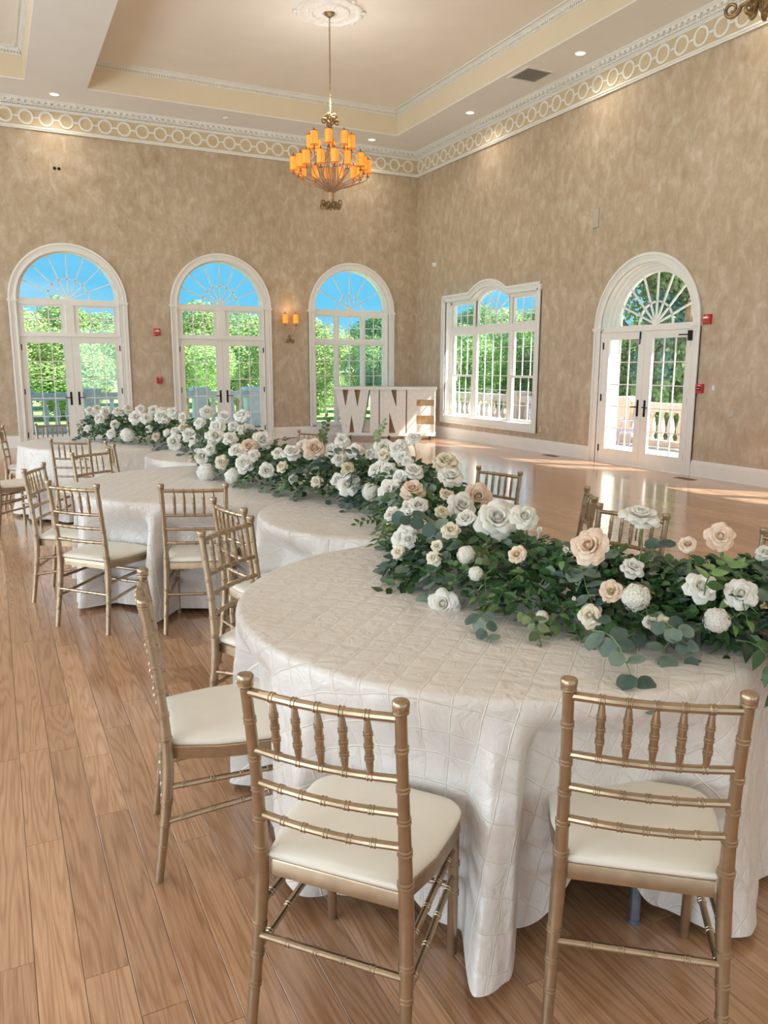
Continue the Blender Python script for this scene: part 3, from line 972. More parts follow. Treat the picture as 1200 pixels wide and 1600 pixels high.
# doors on the unseen stretch of the right wall: they throw the patches at the frame's edge
def plain_french(name, c):
    root = empty(name, rot=(0, 0, RZ2)); tag(root, kind='structure')
    mb = MB()
    for s_ in (-1, 1):
        xa, xb = c+s_*1.1, c+s_*0.95
        mb.box(min(xa, xb), max(xa, xb), -0.03, 0.2, 0, 2.36)
    mb.box(c-0.95, c+0.95, -0.03, 0.2, 2.206, 2.36)
    mb.build('casing', WT, root)
    leaf(root, c-0.945, c-0.002, c-0.82, c-0.13, 2.2, 0.03, -1, 0.24, 2.085)
    leaf(root, c+0.002, c+0.945, c+0.13, c+0.82, 2.2, 0.03, 1, 0.24, 2.085)
plain_french('door_4', 11.55)
plain_french('door_5', 16.45)
root = empty('door_6'); tag(root, kind='structure')
mb = MB()
mb.box(-15.05, -14.9, -0.03, 0.2, 0, 3.35); mb.box(-13.0, -12.85, -0.03, 0.2, 0, 3.35); mb.box(-14.9, -13.0, -0.03, 0.2, 3.2, 3.35)
mb.build('casing', WT, root)
light_grid(root, -14.8, -14.05, 0.25, 3.1, 3, 7, 0.06, 0.10, 0.02, 'door_leaf')
light_grid(root, -13.85, -13.1, 0.25, 3.1, 3, 7, 0.06, 0.10, 0.02, 'door_leaf')
# sashes of the tall windows on the two walls behind the camera
k_ = 3
for (rz, loc, cs) in ((R(90), (XL, 0, 0), (-21.5, -17.0, -12.5, -8.0, -3.5)), (R(180), (0, YB, 0), (1.6, 4.9, 9.2, 13.5))):
    for cc in cs:
        root = empty('window_%d' % k_, loc, (0, 0, rz)); k_ += 1
        tag(root, kind='structure')
        light_grid(root, cc-1.22, cc+1.22, 0.5, 3.5, 1, 1, 0.06, 0.10, 0.03, 'sash')
        mb = MB()
        for xx in (-0.61, 0, 0.61): mb.box(cc+xx-0.015, cc+xx+0.015, 0.04, 0.08, 0.5, 3.5)
        for zz in (1.1, 1.7, 2.3, 2.9): mb.box(cc-1.22, cc+1.22, 0.042, 0.078, zz-0.015, zz+0.015)
        for s_ in (-1, 1):
            xa, xb = cc+s_*1.45, cc+s_*1.3
            mb.box(min(xa, xb), max(xa, xb), -0.03, 0.0, 0.25, 3.75)
        mb.box(cc-1.3, cc+1.3, -0.03, 0, 3.6, 3.75); mb.box(cc-1.3, cc+1.3, -0.03, 0, 0.25, 0.4)
        mb.build('glazing_bars', WT, root)
# ================================================================== LAMPS AND FITTINGS
def volute(turns=1.25, r0=0.055, n=18, flip=1):
    pts = []
    for i in range(n+1):
        t_ = i/n
        a = 2*PI*turns*t_
        r_ = r0*(1-0.72*t_)
        pts.append((r_*math.cos(a), flip*r_*math.sin(a)))
    return pts
def scroll_mesh(mb, ang, p, size, drop, flip, out=0.05):
    """a scroll that leaves the axis at p, swings out and curls"""
    d = Vector((math.cos(ang), math.sin(ang), 0)); z = Vector((0, 0, 1))
    pts = [p, p+d*out*0.5+z*drop*0.35, p+d*out+z*drop*0.75]
    cx = p+d*(out+size)+z*drop*0.85
    for u, v in volute(1.3, size, 20, flip):
        pts.append(cx-d*u+z*v)
    rad = [0.010, 0.013, 0.015]+[0.016*(1-0.35*i/20) for i in range(21)]
    mb.tube(pts, rad, 8)
# shared lamp shade with its candle tube, flame and bulb glow
def shade_meshes():
    mb = MB()
    mb.lathe([(0.062, 0.0), (0.064, 0.004), (0.062, 0.008), (0.059, 0.012), (0.059, 0.20), (0.062, 0.204), (0.062, 0.208), (0.058, 0.21), (0.054, 0.205), (0.054, 0.004), (0.062, 0.0)], 20)
    s_ = mb.build('lamp_shade', MAT['shade'], smooth=True, angle=40)
    mb = MB()
    for z in (0.004, 0.206): mb.lathe([(0.0605, z-0.004), (0.0645, z-0.004), (0.0645, z+0.004), (0.0605, z+0.004)], 20)
    for k in range(3):
        a = 2*PI*k/3+0.5
        mb.tube([(0.0615*math.cos(a), 0.0615*math.sin(a), 0), (0.0615*math.cos(a), 0.0615*math.sin(a), 0.208)], 0.0022, 5)
    t_ = mb.build('shade_trim', MAT['bronze'])
    mb = MB(); mb.lathe([(0.001, 0.19), (0.013, 0.205), (0.016, 0.222), (0.011, 0.245), (0.004, 0.262), (0.0, 0.275)], 10)
    f = mb.build('flame_finial', MAT['flame'], smooth=True)
    mb = MB(); mb.lathe([(0.0, 0.03), (0.045, 0.03), (0.045, 0.034), (0.0, 0.034)], 14)
    b_ = mb.build('bulb_glow', MAT['bulb'])
    mb = MB(); mb.lathe([(0.028, -0.055), (0.032, -0.048), (0.012, -0.040), (0.010, 0.19), (0.0, 0.19)], 10)
    c = mb.build('candle_tube', MAT['bronze'], smooth=True, angle=40)
    ms = [o.data for o in (s_, t_, f, b_, c)]
    for o in (s_, t_, f, b_, c): bpy.data.objects.remove(o)
    return ms
SHADE = shade_meshes()
def put_shade(root, loc, rz=0):
    s_ = inst('lamp_shade', SHADE[0], root, loc, (0, 0, rz))
    inst('shade_trim', SHADE[1], s_); inst('flame_finial', SHADE[2], s_); inst('bulb_glow', SHADE[3], s_); inst('candle_tube', SHADE[4], s_)
def chandelier(loc, label):
    x, y = loc
    root = empty('chandelier', (x, y, 4.14))
    tag(root, label, 'chandelier')
    Z = lambda z: z-4.14
    mb = MB(); mb.lathe([(0.0, Z(7.0)), (0.03, Z(7.0)), (0.075, Z(7.03)), (0.085, Z(7.065)), (0.0, Z(7.065))], 20)
    mb.build('ceiling_canopy', MAT['bronze'], root, smooth=True, angle=40)
    mb = MB()
    z = 5.60; k = 0
    while z < 7.0:
        pts = [(0.011*math.cos(a) if k % 2 else 0, 0 if k % 2 else 0.011*math.cos(a), Z(z)+0.021*math.sin(a)+0.018) for a in [2*PI*i/8 for i in range(9)]]
        mb.tube(pts, 0.0045, 5, caps=False)
        z += 0.034; k += 1
    mb.build('chain', MAT['bronze'], root)
    mb = MB()
    for k in range(8): scroll_mesh(mb, 2*PI*k/8, Vector((0, 0, Z(5.43))), 0.050, 0.13 if k % 2 else 0.05, 1, 0.02 if k % 2 else 0.06)
    mb.lathe([(0.0, Z(5.36)), (0.035, Z(5.37)), (0.028, Z(5.40)), (0.036, Z(5.44)), (0.02, Z(5.47)), (0.012, Z(5.58)), (0.0, Z(5.62))], 14)
    mb.build('crown_scrolls', MAT['bronze'], root, smooth=True, angle=50)
    mb = MB()
    for k in range(6):
        a = 2*PI*(k+0.5)/6
        d = Vector((math.cos(a), math.sin(a), 0))
        pts = [d*r_+Vector((0, 0, Z(zz))) for r_, zz in ((0.02, 5.40), (0.03, 5.25), (0.055, 5.05), (0.10, 4.85), (0.12, 4.70), (0.09, 4.52), (0.04, 4.40))]
        mb.tube(pts, 0.009, 6)
    mb.build('body_rods', MAT['arm_bronze'], root, smooth=True)
    mb = MB()
    mb.lathe([(0.0, Z(4.24)), (0.04, Z(4.25)), (0.045, Z(4.29)), (0.055, Z(4.34)), (0.045, Z(4.38)), (0.06, Z(4.41)), (0.03, Z(4.43)), (0, Z(4.43))], 16)
    mb.build('hub', MAT['arm_bronze'], root, smooth=True, angle=40)
    mb = MB()
    for k in range(4): scroll_mesh(mb, 2*PI*k/4+0.45, Vector((0, 0, Z(4.28))), 0.060, -0.06, -1, 0.125)
    for k in range(4): scroll_mesh(mb, 2*PI*(k+0.5)/4+0.45, Vector((0, 0, Z(4.26))), 0.040, -0.085, -1, 0.03)
    mb.build('bottom_scrolls', MAT['bronze'], root, smooth=True, angle=50)
    def arm(a, r_, ztop):
        mb = MB()
        pts = []
        ctrl = [(0.035, 4.40), (r_*0.35, 4.40+0.10), (r_*0.72, 4.40+0.16), (r_*0.96, (ztop+4.55)/2-0.02), (r_, ztop-0.05)] if r_ > 0.45 else \
               [(0.03, 4.40), (r_*0.45, 4.55), (r_*0.80, 4.72), (r_*0.98, 4.90), (r_, ztop-0.05)]
        d = Vector((math.cos(a), math.sin(a), 0))
        P = [d*q+Vector((0, 0, Z(zz))) for q, zz in ctrl]
        for i in range(len(P)-1):
            p0, p1, p2, p3 = P[max(i-1, 0)], P[i], P[i+1], P[min(i+2, len(P)-1)]
            for j in range(6):
                t_ = j/6
                pts.append(0.5*((2*p1)+(-p0+p2)*t_+(2*p0-5*p1+4*p2-p3)*t_*t_+(-p0+3*p1-3*p2+p3)*t_**3))
        pts.append(P[-1])
        mb.tube(pts, [0.011-0.003*i/len(pts) for i in range(len(pts))], 7)
        mb.build('arm', MAT['arm_bronze'], root, smooth=True)
        put_shade(root, tuple(d*r_)[:2]+(Z(ztop),), a)
    for k in range(16): arm(2*PI*k/16+0.1, 0.60 if k % 2 else 0.545, 4.72)
    for k in range(8): arm(2*PI*k/8+0.3, 0.335, 5.07)
    return root
def ceiling_rose(x, y, label):
    mb = MB()
    seg = 64
    prof = [(0.0, -0.02), (0.09, -0.02), (0.11, -0.045), (0.14, -0.03), (0.22, -0.02), (0.26, -0.022), (0.28, -0.045), (0.31, -0.045), (0.33, -0.02), (0.42, -0.018), (0.47, -0.045), (0.51, -0.04), (0.53, -0.012), (0.56, 0.0)]
    vs, fs = [], []
    for r_, z in prof:
        for k in range(seg):
            a = 2*PI*k/seg
            lob = 1+0.035*math.cos(8*a)*(r_/0.56)**2
            zz = z-0.006*math.cos(16*a)*(1 if 0.12 < r_ < 0.50 else 0)
            vs.append((r_*lob*math.cos(a), r_*lob*math.sin(a), zz))
    for i in range(len(prof)-1):
        for k in range(seg):
            k2 = (k+1) % seg
            fs.append((i*seg+k, (i+1)*seg+k, (i+1)*seg+k2, i*seg+k2))
    mb.add(vs, fs)
    o = mb.build('ceiling_rose', MAT['plaster'])
    o.location = (x, y, ZC)
    tag(o, label, 'ceiling medallion')
    root = o
    for k in range(8):                               # acanthus lobes around the rim
        a = 2*PI*(k+0.5)/8
        mb2 = MB()
        mb2.lathe([(0.0, -0.03), (0.03, -0.026), (0.045, -0.012), (0.05, 0.0)], 10)
        l = mb2.build('rose_boss', MAT['plaster'], root, smooth=True)
        l.location = (0.53*math.cos(a), 0.53*math.sin(a), -0.012)
    return o
chandelier((-4.30, -4.93), 'tiered bronze chandelier with orange candle shades hanging below the plaster medallion')
ceiling_rose(-4.30, -4.93, 'white plaster medallion on the tray ceiling above the whole chandelier')
chandelier((-4.28, -12.93), 'bronze chandelier at the upper right corner showing only its bottom scrolls')
ceiling_rose(-4.28, -12.93, 'white plaster medallion above the corner chandelier, out of the frame')
for (x, y) in ((-4.3, -4.93), (-4.28, -12.93), (-11.7, -4.93), (-11.7, -12.93), (-4.3, -21.0), (-11.7, -21.0)):  # point lamps added to brighten the trays; unseen bays have no chandelier
    l = bpy.data.lights.new('tray_fill_light', 'POINT')
    l.energy = 36; l.color = (1.0, 0.93, 0.84); l.shadow_soft_size = 0.10
    o = bpy.data.objects.new('tray_fill_light', l); COL.objects.link(o)
    o.location = (x+0.02, y, 5.72)

# recessed lights in the soffit
def downlight(x, y, label, group=None):
    root = empty('recessed_light', (x, y, ZS))
    tag(root, label, 'ceiling light', group)
    mb = MB(); mb.lathe([(0.078, 0.0), (0.10, 0.0), (0.10, -0.008), (0.095, -0.012), (0.08, -0.010), (0.078, 0.0)], 24)
    mb.build('trim_ring', MAT['white_trim'], root, smooth=True, angle=40)
    mb = MB(); mb.lathe([(0.0, -0.003), (0.078, -0.003), (0.078, -0.0005), (0.0, -0.0005)], 20)
    mb.build('lamp_lens', MAT['downlight_glow'], root)
    l = bpy.data.lights.new('recessed_lamp', 'SPOT')
    l.energy = 45; l.color = (1.0, 0.90, 0.74); l.spot_size = R(150); l.spot_blend = 1.0; l.shadow_soft_size = 0.07
    o = bpy.data.objects.new('recessed_lamp', l); COL.objects.link(o)
    o.location = (x, y, ZS-0.03)
downlight(-8.015, -0.563, 'round recessed light in the white soffit above the left arched door')
downlight(-1.496, -0.604, 'round recessed light in the soffit just right of the chandelier')
downlight(-0.565, -3.172, 'round recessed light in the soffit near the corner, left of the air vent')
downlight(-0.592, -6.483, 'round recessed light in the soffit right of the air vent')
for y in (-9.8, -13.1, -16.4, -19.7, -23.0): downlight(-0.58, y, 'round recessed light in the right soffit behind the camera', 'recessed lights out of the frame')
for y in (-3.2, -6.5, -9.8, -13.1, -16.4, -19.7, -23.0): downlight(-15.45, y, 'round recessed light in the left soffit out of the frame', 'recessed lights out of the frame')
for x in (-14.5, -11.2): downlight(x, -0.58, 'round recessed light in the far soffit left of the frame', 'recessed lights out of the frame')
# smoke detector
mb = MB(); mb.lathe([(0.0, -0.035), (0.035, -0.035), (0.06, -0.028), (0.072, -0.012), (0.075, 0.0), (0.0, 0.0)], 20)
o = mb.build('smoke_detector', MAT['alarm_white'], smooth=True, angle=40); o.location = (-4.797, -0.639, ZS)
tag(o, 'round white smoke detector on the soffit left of the chandelier', 'detector')
mb = MB(); mb.lathe([(0.0, -0.04), (0.015, -0.04), (0.015, -0.03), (0.0, -0.03)], 10)
mb.build('sensor_cap', MAT['grey_plastic'], o)
# ceiling air vent
root = empty('air_vent', (-0.72, -5.36, ZS)); tag(root, 'square white louvred air vent in the soffit between two recessed lights', 'air vent')
mb = MB()
for k, (h, z) in enumerate(((0.30, -0.012), (0.262, -0.012))): pass
mb.box(-0.30, 0.30, -0.30, -0.25, -0.012, 0); mb.box(-0.30, 0.30, 0.25, 0.30, -0.012, 0); mb.box(-0.30, -0.25, -0.25, 0.25, -0.012, 0); mb.box(0.25, 0.30, -0.25, 0.25, -0.012, 0)
mb.build('frame', MAT['white_trim'], root)
mb = MB(); mb.box(-0.25, 0.25, -0.25, 0.25, -0.002, -0.0005)
mb.build('dark_backing', MAT['grille_mid'], root)
for k in range(9):
    mb = MB()
    M_ = Matrix.Translation((0, -0.215+k*0.054, -0.008)) @ Matrix.Rotation(R(35), 4, 'X')
    mb.box(-0.25, 0.25, -0.014, 0.014, -0.001, 0.001, M_)
    mb.build('louvre', MAT['white_trim'], root)
# wall sconce
def sconce(x, label):
    root = empty('wall_sconce', (x, 0, 2.25)); tag(root, label, 'wall lamp')
    mb = MB(); 
    M_ = Matrix.Translation((0, -0.008, 0.02)) @ Matrix.Rotation(R(90), 4, 'X') @ Matrix.Scale(1.5, 4, (0, 1, 0))
    mb.lathe([(0.0, -0.008), (0.045, -0.008), (0.05, 0.0), (0.035, 0.012), (0.0, 0.02)], 18, M_)
    mb.build('back_plate', MAT['bronze'], root, smooth=True, angle=40)
    mb = MB()
    for s_ in (-1, 1):
        pts = [Vector((s_*(0.02+u), -0.05, v)) for u, v in ((0, 0.02), (0.01, -0.05))]
        pts += [Vector((s_*(0.065)-s_*u, -0.05, -0.045+v)) for u, v in volute(1.2, 0.045, 16, -1)]
        mb.tube(pts, [0.012]*2+[0.012*(1-0.4*i/16) for i in range(17)], 8)
    mb.tube([(0, 0, 0.03), (0, -0.05, 0.03)], 0.012, 8)
    mb.build('scrolls', MAT['bronze'], root, smooth=True, angle=50)
    for s_ in (-1, 1):
        mb = MB()
        P = [Vector(p) for p in ((0, -0.05, 0.02), (s_*0.05, -0.07, 0.08), (s_*0.115, -0.09, 0.18), (s_*0.125, -0.10, 0.30))]
        pts = []
        for i in range(3):
            p0, p1, p2, p3 = P[max(i-1, 0)], P[i], P[i+1], P[min(i+2, 3)]
            for j in range(6):
                t_ = j/6
                pts.append(0.5*((2*p1)+(-p0+p2)*t_+(2*p0-5*p1+4*p2-p3)*t_*t_+(-p0+3*p1-3*p2+p3)*t_**3))
        pts.append(P[-1])
        mb.tube(pts, 0.008, 7)
        mb.build('arm', MAT['arm_bronze'], root, smooth=True)
        put_shade(root, (s_*0.125, -0.10, 0.34), 0.3)
    l = bpy.data.lights.new('sconce_light', 'POINT'); l.energy = 1.6; l.color = (1, 0.55, 0.25); l.shadow_soft_size = 0.1
    o = bpy.data.objects.new('sconce_light', l); COL.objects.link(o); o.location = (x, -0.22, 2.95)
sconce(-3.30, 'bronze wall sconce with two orange shades between the far door and window')

# wall devices
def on_right(o, y, z): o.rotation_euler = (0, 0, RZ2); o.location = (0, y, z)
def on_far(o, x, z): o.location = (x, 0, z)
FONT = None
def text_mesh(s, size, mat, parent, loc, name='lettering'):
    cu_ = bpy.data.curves.new(name, 'FONT'); cu_.body = s; cu_.size = size; cu_.align_x = 'CENTER'; cu_.align_y = 'CENTER'
    cu_.extrude = 0.0006; cu_.resolution_u = 2
    to = bpy.data.objects.new(name, cu_); COL.objects.link(to)
    bpy.context.view_layer.update()
    me = bpy.data.meshes.new_from_object(to.evaluated_get(bpy.context.evaluated_depsgraph_get()))
    bpy.data.objects.remove(to); bpy.data.curves.remove(cu_)
    me.materials.clear(); me.materials.append(mat)
    o = bpy.data.objects.new(name, me); COL.objects.link(o); o.parent = parent; o.location = loc; o.rotation_euler = (R(90), 0, 0)
    return o
def strobe(place, a, z, label):
    mb = MB()
    mb.chbox(-0.062, 0.062, -0.072, 0.072, 0, 0.055, 0.012, Matrix.Rotation(R(90), 4, 'X'))
    o = mb.build('fire_strobe', MAT['alarm_red']); place(o, a, z); tag(o, label, 'fire alarm')
    mb = MB(); mb.chbox(-0.040, 0.040, 0.008, 0.036, 0.055, 0.075, 0.008, Matrix.Rotation(R(90), 4, 'X')); mb.build('strobe_lens', MAT['alarm_white'], o)
    mb = MB()
    for k in range(4): mb.box(-0.035, 0.035, -0.0575, -0.055, -0.05+k*0.013, -0.046+k*0.013)
    mb.build('sounder_slots', MAT['bar_wood'], o)
    text_mesh('FIRE', 0.018, MAT['alarm_white'], o, (0, -0.0562, 0.048))
def pull(place, a, z, label):
    mb = MB(); mb.chbox(-0.058, 0.058, -0.066, 0.066, 0, 0.045, 0.006, Matrix.Rotation(R(90), 4, 'X'))
    o = mb.build('fire_pull_station', MAT['alarm_red']); place(o, a, z); tag(o, label, 'fire alarm')
    mb = MB(); mb.box(-0.034, 0.034, -0.054, -0.045, -0.022, 0.020); mb.build('pull_handle', MAT['black_metal'], o)
    mb = MB(); mb.box(-0.026, 0.026, -0.058, -0.054, -0.004, 0.004); mb.build('handle_bar', MAT['alarm_white'], o)
    text_mesh('FIRE', 0.03, MAT['alarm_white'], o, (0, -0.0462, 0.044))
strobe(on_far, -6.261, 2.337, 'red fire strobe on the far wall between the two arched doors')
pull(on_far, -6.257, 1.333, 'red fire pull station low on the far wall between the two doors')
strobe(on_right, -8.915, 2.326, 'red fire strobe beside the arched top of the right wall door')
pull(on_right, -8.87, 1.323, 'red fire pull station on the casing side of the right wall door')
def plate(name, place, a, z, w, h, mat, label, cat, toggles=1, tm='alarm_white'):
    mb = MB(); mb.chbox(-w/2, w/2, -h/2, h/2, 0, 0.007, 0.003, Matrix.Rotation(R(90), 4, 'X'))
    o = mb.build(name, MAT[mat]); place(o, a, z); tag(o, label, cat)
    for k in range(toggles):
        mb = MB(); zz = (k-(toggles-1)/2)*0.04
        mb.box(-0.017, 0.017, -0.0105, -0.007, zz-(0.033 if toggles == 1 else 0.014), zz+(0.033 if toggles == 1 else 0.014))
        mb.build('rocker' if toggles == 1 else 'socket', MAT[tm], o)
    return o
plate('light_switch', on_right, -9.10, 1.338, 0.085, 0.125, 'plate_tan', 'white light switch on a tan plate right of the red pull station', 'switch')
plate('wall_outlet', on_far, -3.29, 0.41, 0.075, 0.12, 'plate_tan', 'small tan outlet low on the far wall under the sconce', 'outlet', 2, 'plate_tan')
plate('wall_outlet', on_right, -5.283, 0.443, 0.075, 0.12, 'plate_tan', 'tan outlet low on the right wall, nearer to the door', 'outlet', 2, 'plate_tan')
plate('wall_outlet', on_right, -5.06, 0.452, 0.075, 0.12, 'plate_tan', 'tan outlet low on the right wall, nearer to the window', 'outlet', 2, 'plate_tan')
mb = MB(); mb.chbox(-0.075, 0.075, -0.165, 0.165, 0, 0.02, 0.006, Matrix.Rotation(R(90), 4, 'X'))
o = mb.build('wall_speaker', MAT['grey_plastic']); on_right(o, -6.377, 4.14); tag(o, 'flat grey rectangular speaker high on the right wall', 'speaker')
mb = MB(); mb.box(-0.062, 0.062, -0.022, -0.02, -0.15, 0.15); mb.build('speaker_grille', MAT['plate_tan'], o)
mb = MB(); mb.lathe([(0.0, 0.012), (0.055, 0.010), (0.062, 0.0), (0, 0)], 24, Matrix.Rotation(R(90), 4, 'X'))
o = mb.build('round_wall_speaker', MAT['grey_plastic'], smooth=True, angle=40); on_right(o, -9.44, 0.983); tag(o, 'round grey wall plate on the right wall below the switch', 'speaker')
mb = MB(); mb.lathe([(0.05, 0.013), (0.054, 0.013), (0.054, 0.010), (0.05, 0.010)], 24, Matrix.Rotation(R(90), 4, 'X')); mb.build('rim', MAT['plate_tan'], o)
mb = MB(); mb.lathe([(0.0, 0.09), (0.03, 0.085), (0.045, 0.06), (0.05, 0.02), (0.055, 0.0), (0, 0)], 18, Matrix.Rotation(R(90), 4, 'X'))
o = mb.build('motion_sensor', MAT['alarm_white'], smooth=True, angle=40); on_right(o, -0.904, 3.97); tag(o, 'small white motion sensor high on the right wall near the corner', 'sensor')
mb = MB(); mb.lathe([(0.0, 0.10), (0.015, 0.098), (0.02, 0.088), (0, 0.085)], 12, Matrix.Rotation(R(90), 4, 'X')); mb.build('sensor_lens', MAT['grey_plastic'], o)
for x, lb in ((-8.055, 'left one of two small black cable holes high on the far wall'), (-7.975, 'right one of two small black cable holes high on the far wall')):
    mb = MB(); mb.lathe([(0.0, 0.004), (0.022, 0.004), (0.030, 0.003), (0.032, 0.0), (0, 0)], 14, Matrix.Rotation(R(90), 4, 'X'))
    o = mb.build('cable_hole', MAT['black_metal']); on_far(o, x, 5.41); tag(o, lb, 'wall hole')
# floor registers
for (x, y, lb) in ((-0.211, -5.677, 'dark slotted floor register left of the right wall door'), (-0.341, -9.004, 'dark slotted floor register right of the right wall door'), (-3.35, -0.16, 'dark floor register at the far baseboard under the sconce')):
    root = empty('floor_register', (x, y, 0.0)); tag(root, lb, 'vent')
    root.rotation_euler = (0, 0, 0 if y < -1 else R(90))
    mb = MB(); mb.box(-0.07, 0.07, -0.17, 0.17, 0.0005, 0.004); mb.build('plate', MAT['bar_wood'], root)
    for k in range(10):
        mb = MB(); mb.box(-0.055, 0.055, -0.155+k*0.032, -0.138+k*0.032, 0.004, 0.006); mb.build('slot', MAT['grille_dark'], root)

# ================================================================== WINE BAR
root = empty('wine_bar', (-2.53, -0.815, 0), (0, 0, math.atan2(-1.173, 1.96)))
tag(root, 'white rolling bar cart whose front is big letters spelling WINE', 'bar cart')
K = 0.002632
def lp(px_, py_): return ((px_-103)*K, 1.2-(py_-232)*K*1.0)
def letter(poly, y0=0.02, y1=0.40):
    mb = MB()
    P = [lp(*p) for p in poly]
    n = len(P)
    from mathutils.geometry import tessellate_polygon
    tr_ = tessellate_polygon([[Vector((a, b_, 0)) for a, b_ in P]])
    vs = [(a, y0, b_) for a, b_ in P]+[(a, y1, b_) for a, b_ in P]
    fs = [tuple(t_) for t_ in tr_]+[tuple(i+n for i in reversed(t_)) for t_ in tr_]
    fs += [(i, (i+1) % n, (i+1) % n+n, i+n) for i in range(n)]
    mb.add(vs, fs)
    return fixn(mb.build('letter', MAT['bar_white'], root))
letter([(107, 262), (168, 262), (195, 410), (222, 262), (272, 262), (298, 410), (326, 262), (400, 262), (335, 632), (272, 632), (247, 480), (225, 632), (170, 632)])
letter([(408, 262), (484, 262), (484, 632), (408, 632)])
letter([(492, 262), (588, 262), (635, 408), (637, 262), (718, 262), (718, 632), (630, 632), (575, 455), (573, 632), (492, 632)])
letter([(727, 262), (962, 262), (962, 345), (810, 345), (810, 398), (962, 398), (962, 480), (810, 480), (810, 556), (962, 556), (962, 632), (727, 632)])
def wedge(poly, m_):
    mb = MB(); mb.prism([lp(*p) for p in poly], 0.11, 0.12); fixn(mb.build('notch_panel', MAT[m_], root))
for p in ([(168, 262), (222, 262), (195, 410)], [(272, 262), (326, 262), (298, 410)], [(225, 632), (272, 632), (247, 480)], [(588, 262), (637, 262), (635, 408)], [(575, 455), (630, 632), (573, 632)]):
    wedge(p, 'bar_wood')
for p in ([(810, 345), (962, 345), (962, 398), (810, 398)], [(810, 480), (962, 480), (962, 556), (810, 556)]): wedge(p, 'bar_wood_light')
for xx in (488, 722.5):
    mb = MB(); a, _ = lp(xx-3.4, 0); b_, _ = lp(xx+3.4, 0); z1 = lp(0, 262)[1]; z0 = lp(0, 632)[1]
    mb.box(a, b_, 0.06, 0.07, z0, z1); mb.build('dark_gap_panel', MAT['caster_black'], root)
x0, x1 = lp(98, 0)[0], lp(978, 0)[0]
mb = MB(); mb.chbox(x0, x1, -0.03, 0.52, lp(0, 262)[1], 1.187, 0.004); mb.build('bar_top', MAT['bar_white'], root)
mb = MB(); mb.box(x0+0.004, x1-0.004, -0.026, 0.516, 1.187, 1.197); mb.build('glass_sheet', MAT['table_glass'], root)
mb = MB(); mb.box(x0+0.03, x1-0.01, -0.01, 0.50, 0.085, lp(0, 632)[1]); mb.build('base_board', MAT['bar_white'], root)
mb = MB(); mb.box(x1-0.045, x1-0.02, 0.0, 0.50, 0.14, 1.12); mb.build('end_panel', MAT['bar_white'], root)
for (cx_, cy_) in ((0.25, 0.06), (1.22, 0.06), (2.16, 0.06), (0.30, 0.44), (1.22, 0.44), (2.16, 0.44)):
    mb = MB()
    mb.lathe([(0.0, -0.012), (0.034, -0.012), (0.036, 0.0), (0.034, 0.012), (0, 0.012)], 16, Matrix.Translation((cx_, cy_, 0.037)) @ Matrix.Rotation(R(90), 4, 'Y'))
    mb.box(cx_-0.03, cx_+0.03, cy_-0.03, cy_+0.03, 0.080, 0.085); mb.box(cx_-0.018, cx_-0.014, cy_-0.012, cy_+0.012, 0.03, 0.08); mb.box(cx_+0.014, cx_+0.018, cy_-0.012, cy_+0.012, 0.03, 0.08)
    mb.build('caster', MAT['caster_black'], root)

# ================================================================== TABLES AND CLOTHS
TABLES = [
    ('T1', (-7.82, -14.92), 0.975, 43, 'nearest round table, in front, its one visible leg blue grey steel', 'pintucked ivory satin cloth over the big table in front'),
    ('T2', (-7.37, -13.20), 0.815, 38, 'smaller round table behind the front one, under its cloth', 'pintucked ivory cloth over the smaller table just behind the front one'),
    ('T3', (-8.03, -11.50), 1.02, -27, 'wide round table in the middle left of the room, under its cloth', 'pintucked ivory cloth over the wide table at the middle left'),
    ('T4', (-7.42, -9.66), 0.80, 20, 'small round table half hidden by flowers between the two far left ones', 'ivory cloth over the small table half hidden behind the flowers'),
    ('T5', (-8.23, -7.83), 1.05, -27, 'round table farthest away near the left arched door, under its cloth', 'pale striped looking cloth over the farthest table near the left door'),
]
CHAIRS = (
    ((-8.890, -15.801), 41.6, 'gold bamboo chair closest in front, left of the cloth drape'),
    ((-8.221, -16.120), 51.6, 'gold bamboo chair in front at the right edge, in front of the bare steel leg'),
    ((-9.093, -14.777), -9.2, 'gold chair seen edge on at the left side of the front table'),
    ((-8.588, -13.936), -49.7, 'gold chair with back turned slightly, behind the front table at its left'),
    ((-8.441, -13.415), 8.7, 'gold chair edge on, half hidden between the front and middle chairs'),
    ((-8.452, -12.680), 69.0, 'gold chair facing the middle left table, its back square to the viewer, right one'),
    ((-9.094, -12.313), 40.7, 'gold chair in front of the middle left table, whole, over open floor'),
    ((-9.261, -11.347), -21.8, 'gold chair at the far left side of the middle table, behind the whole one'),
    ((-8.788, -10.436), -54.3, 'gold chair tucked behind the middle left table, facing the viewer'),
    ((-8.852, -9.273), 59.4, 'gold chair between the middle and farthest tables, back to the viewer'),
    ((-8.553, -9.767), 3.3, 'gold chair edge on beside the small hidden table'),
    ((-8.855, -6.844), -78.0, 'gold chair behind the farthest table, against the left door glass'),
    ((-9.43, -7.22), -8.0, 'gold chair cut by the left edge, far side of the farthest table'),
    ((-9.609, -8.774), 22.0, 'gold chair whose seat and legs show at the left edge'),
    ((-6.39, -9.32), 208.0, 'gold chair behind the garland, in front of the bar letters'),
    ((-6.88, -8.60), 150.0, 'gold chair nearly hidden by flowers under the second arched door'),
    ((-6.393, -12.876), 193.4, 'gold chair behind the second table, on the shiny floor'),
    ((-6.499, -13.931), 145.3, 'gold chair seen edge on, right of the second table'),
    ((-6.679, -14.438), 193.0, 'gold chair behind the tall rose of the garland at right'),
    ((-6.53, -15.24), 172.0, 'gold chair cut by the right edge behind the garland'),
)
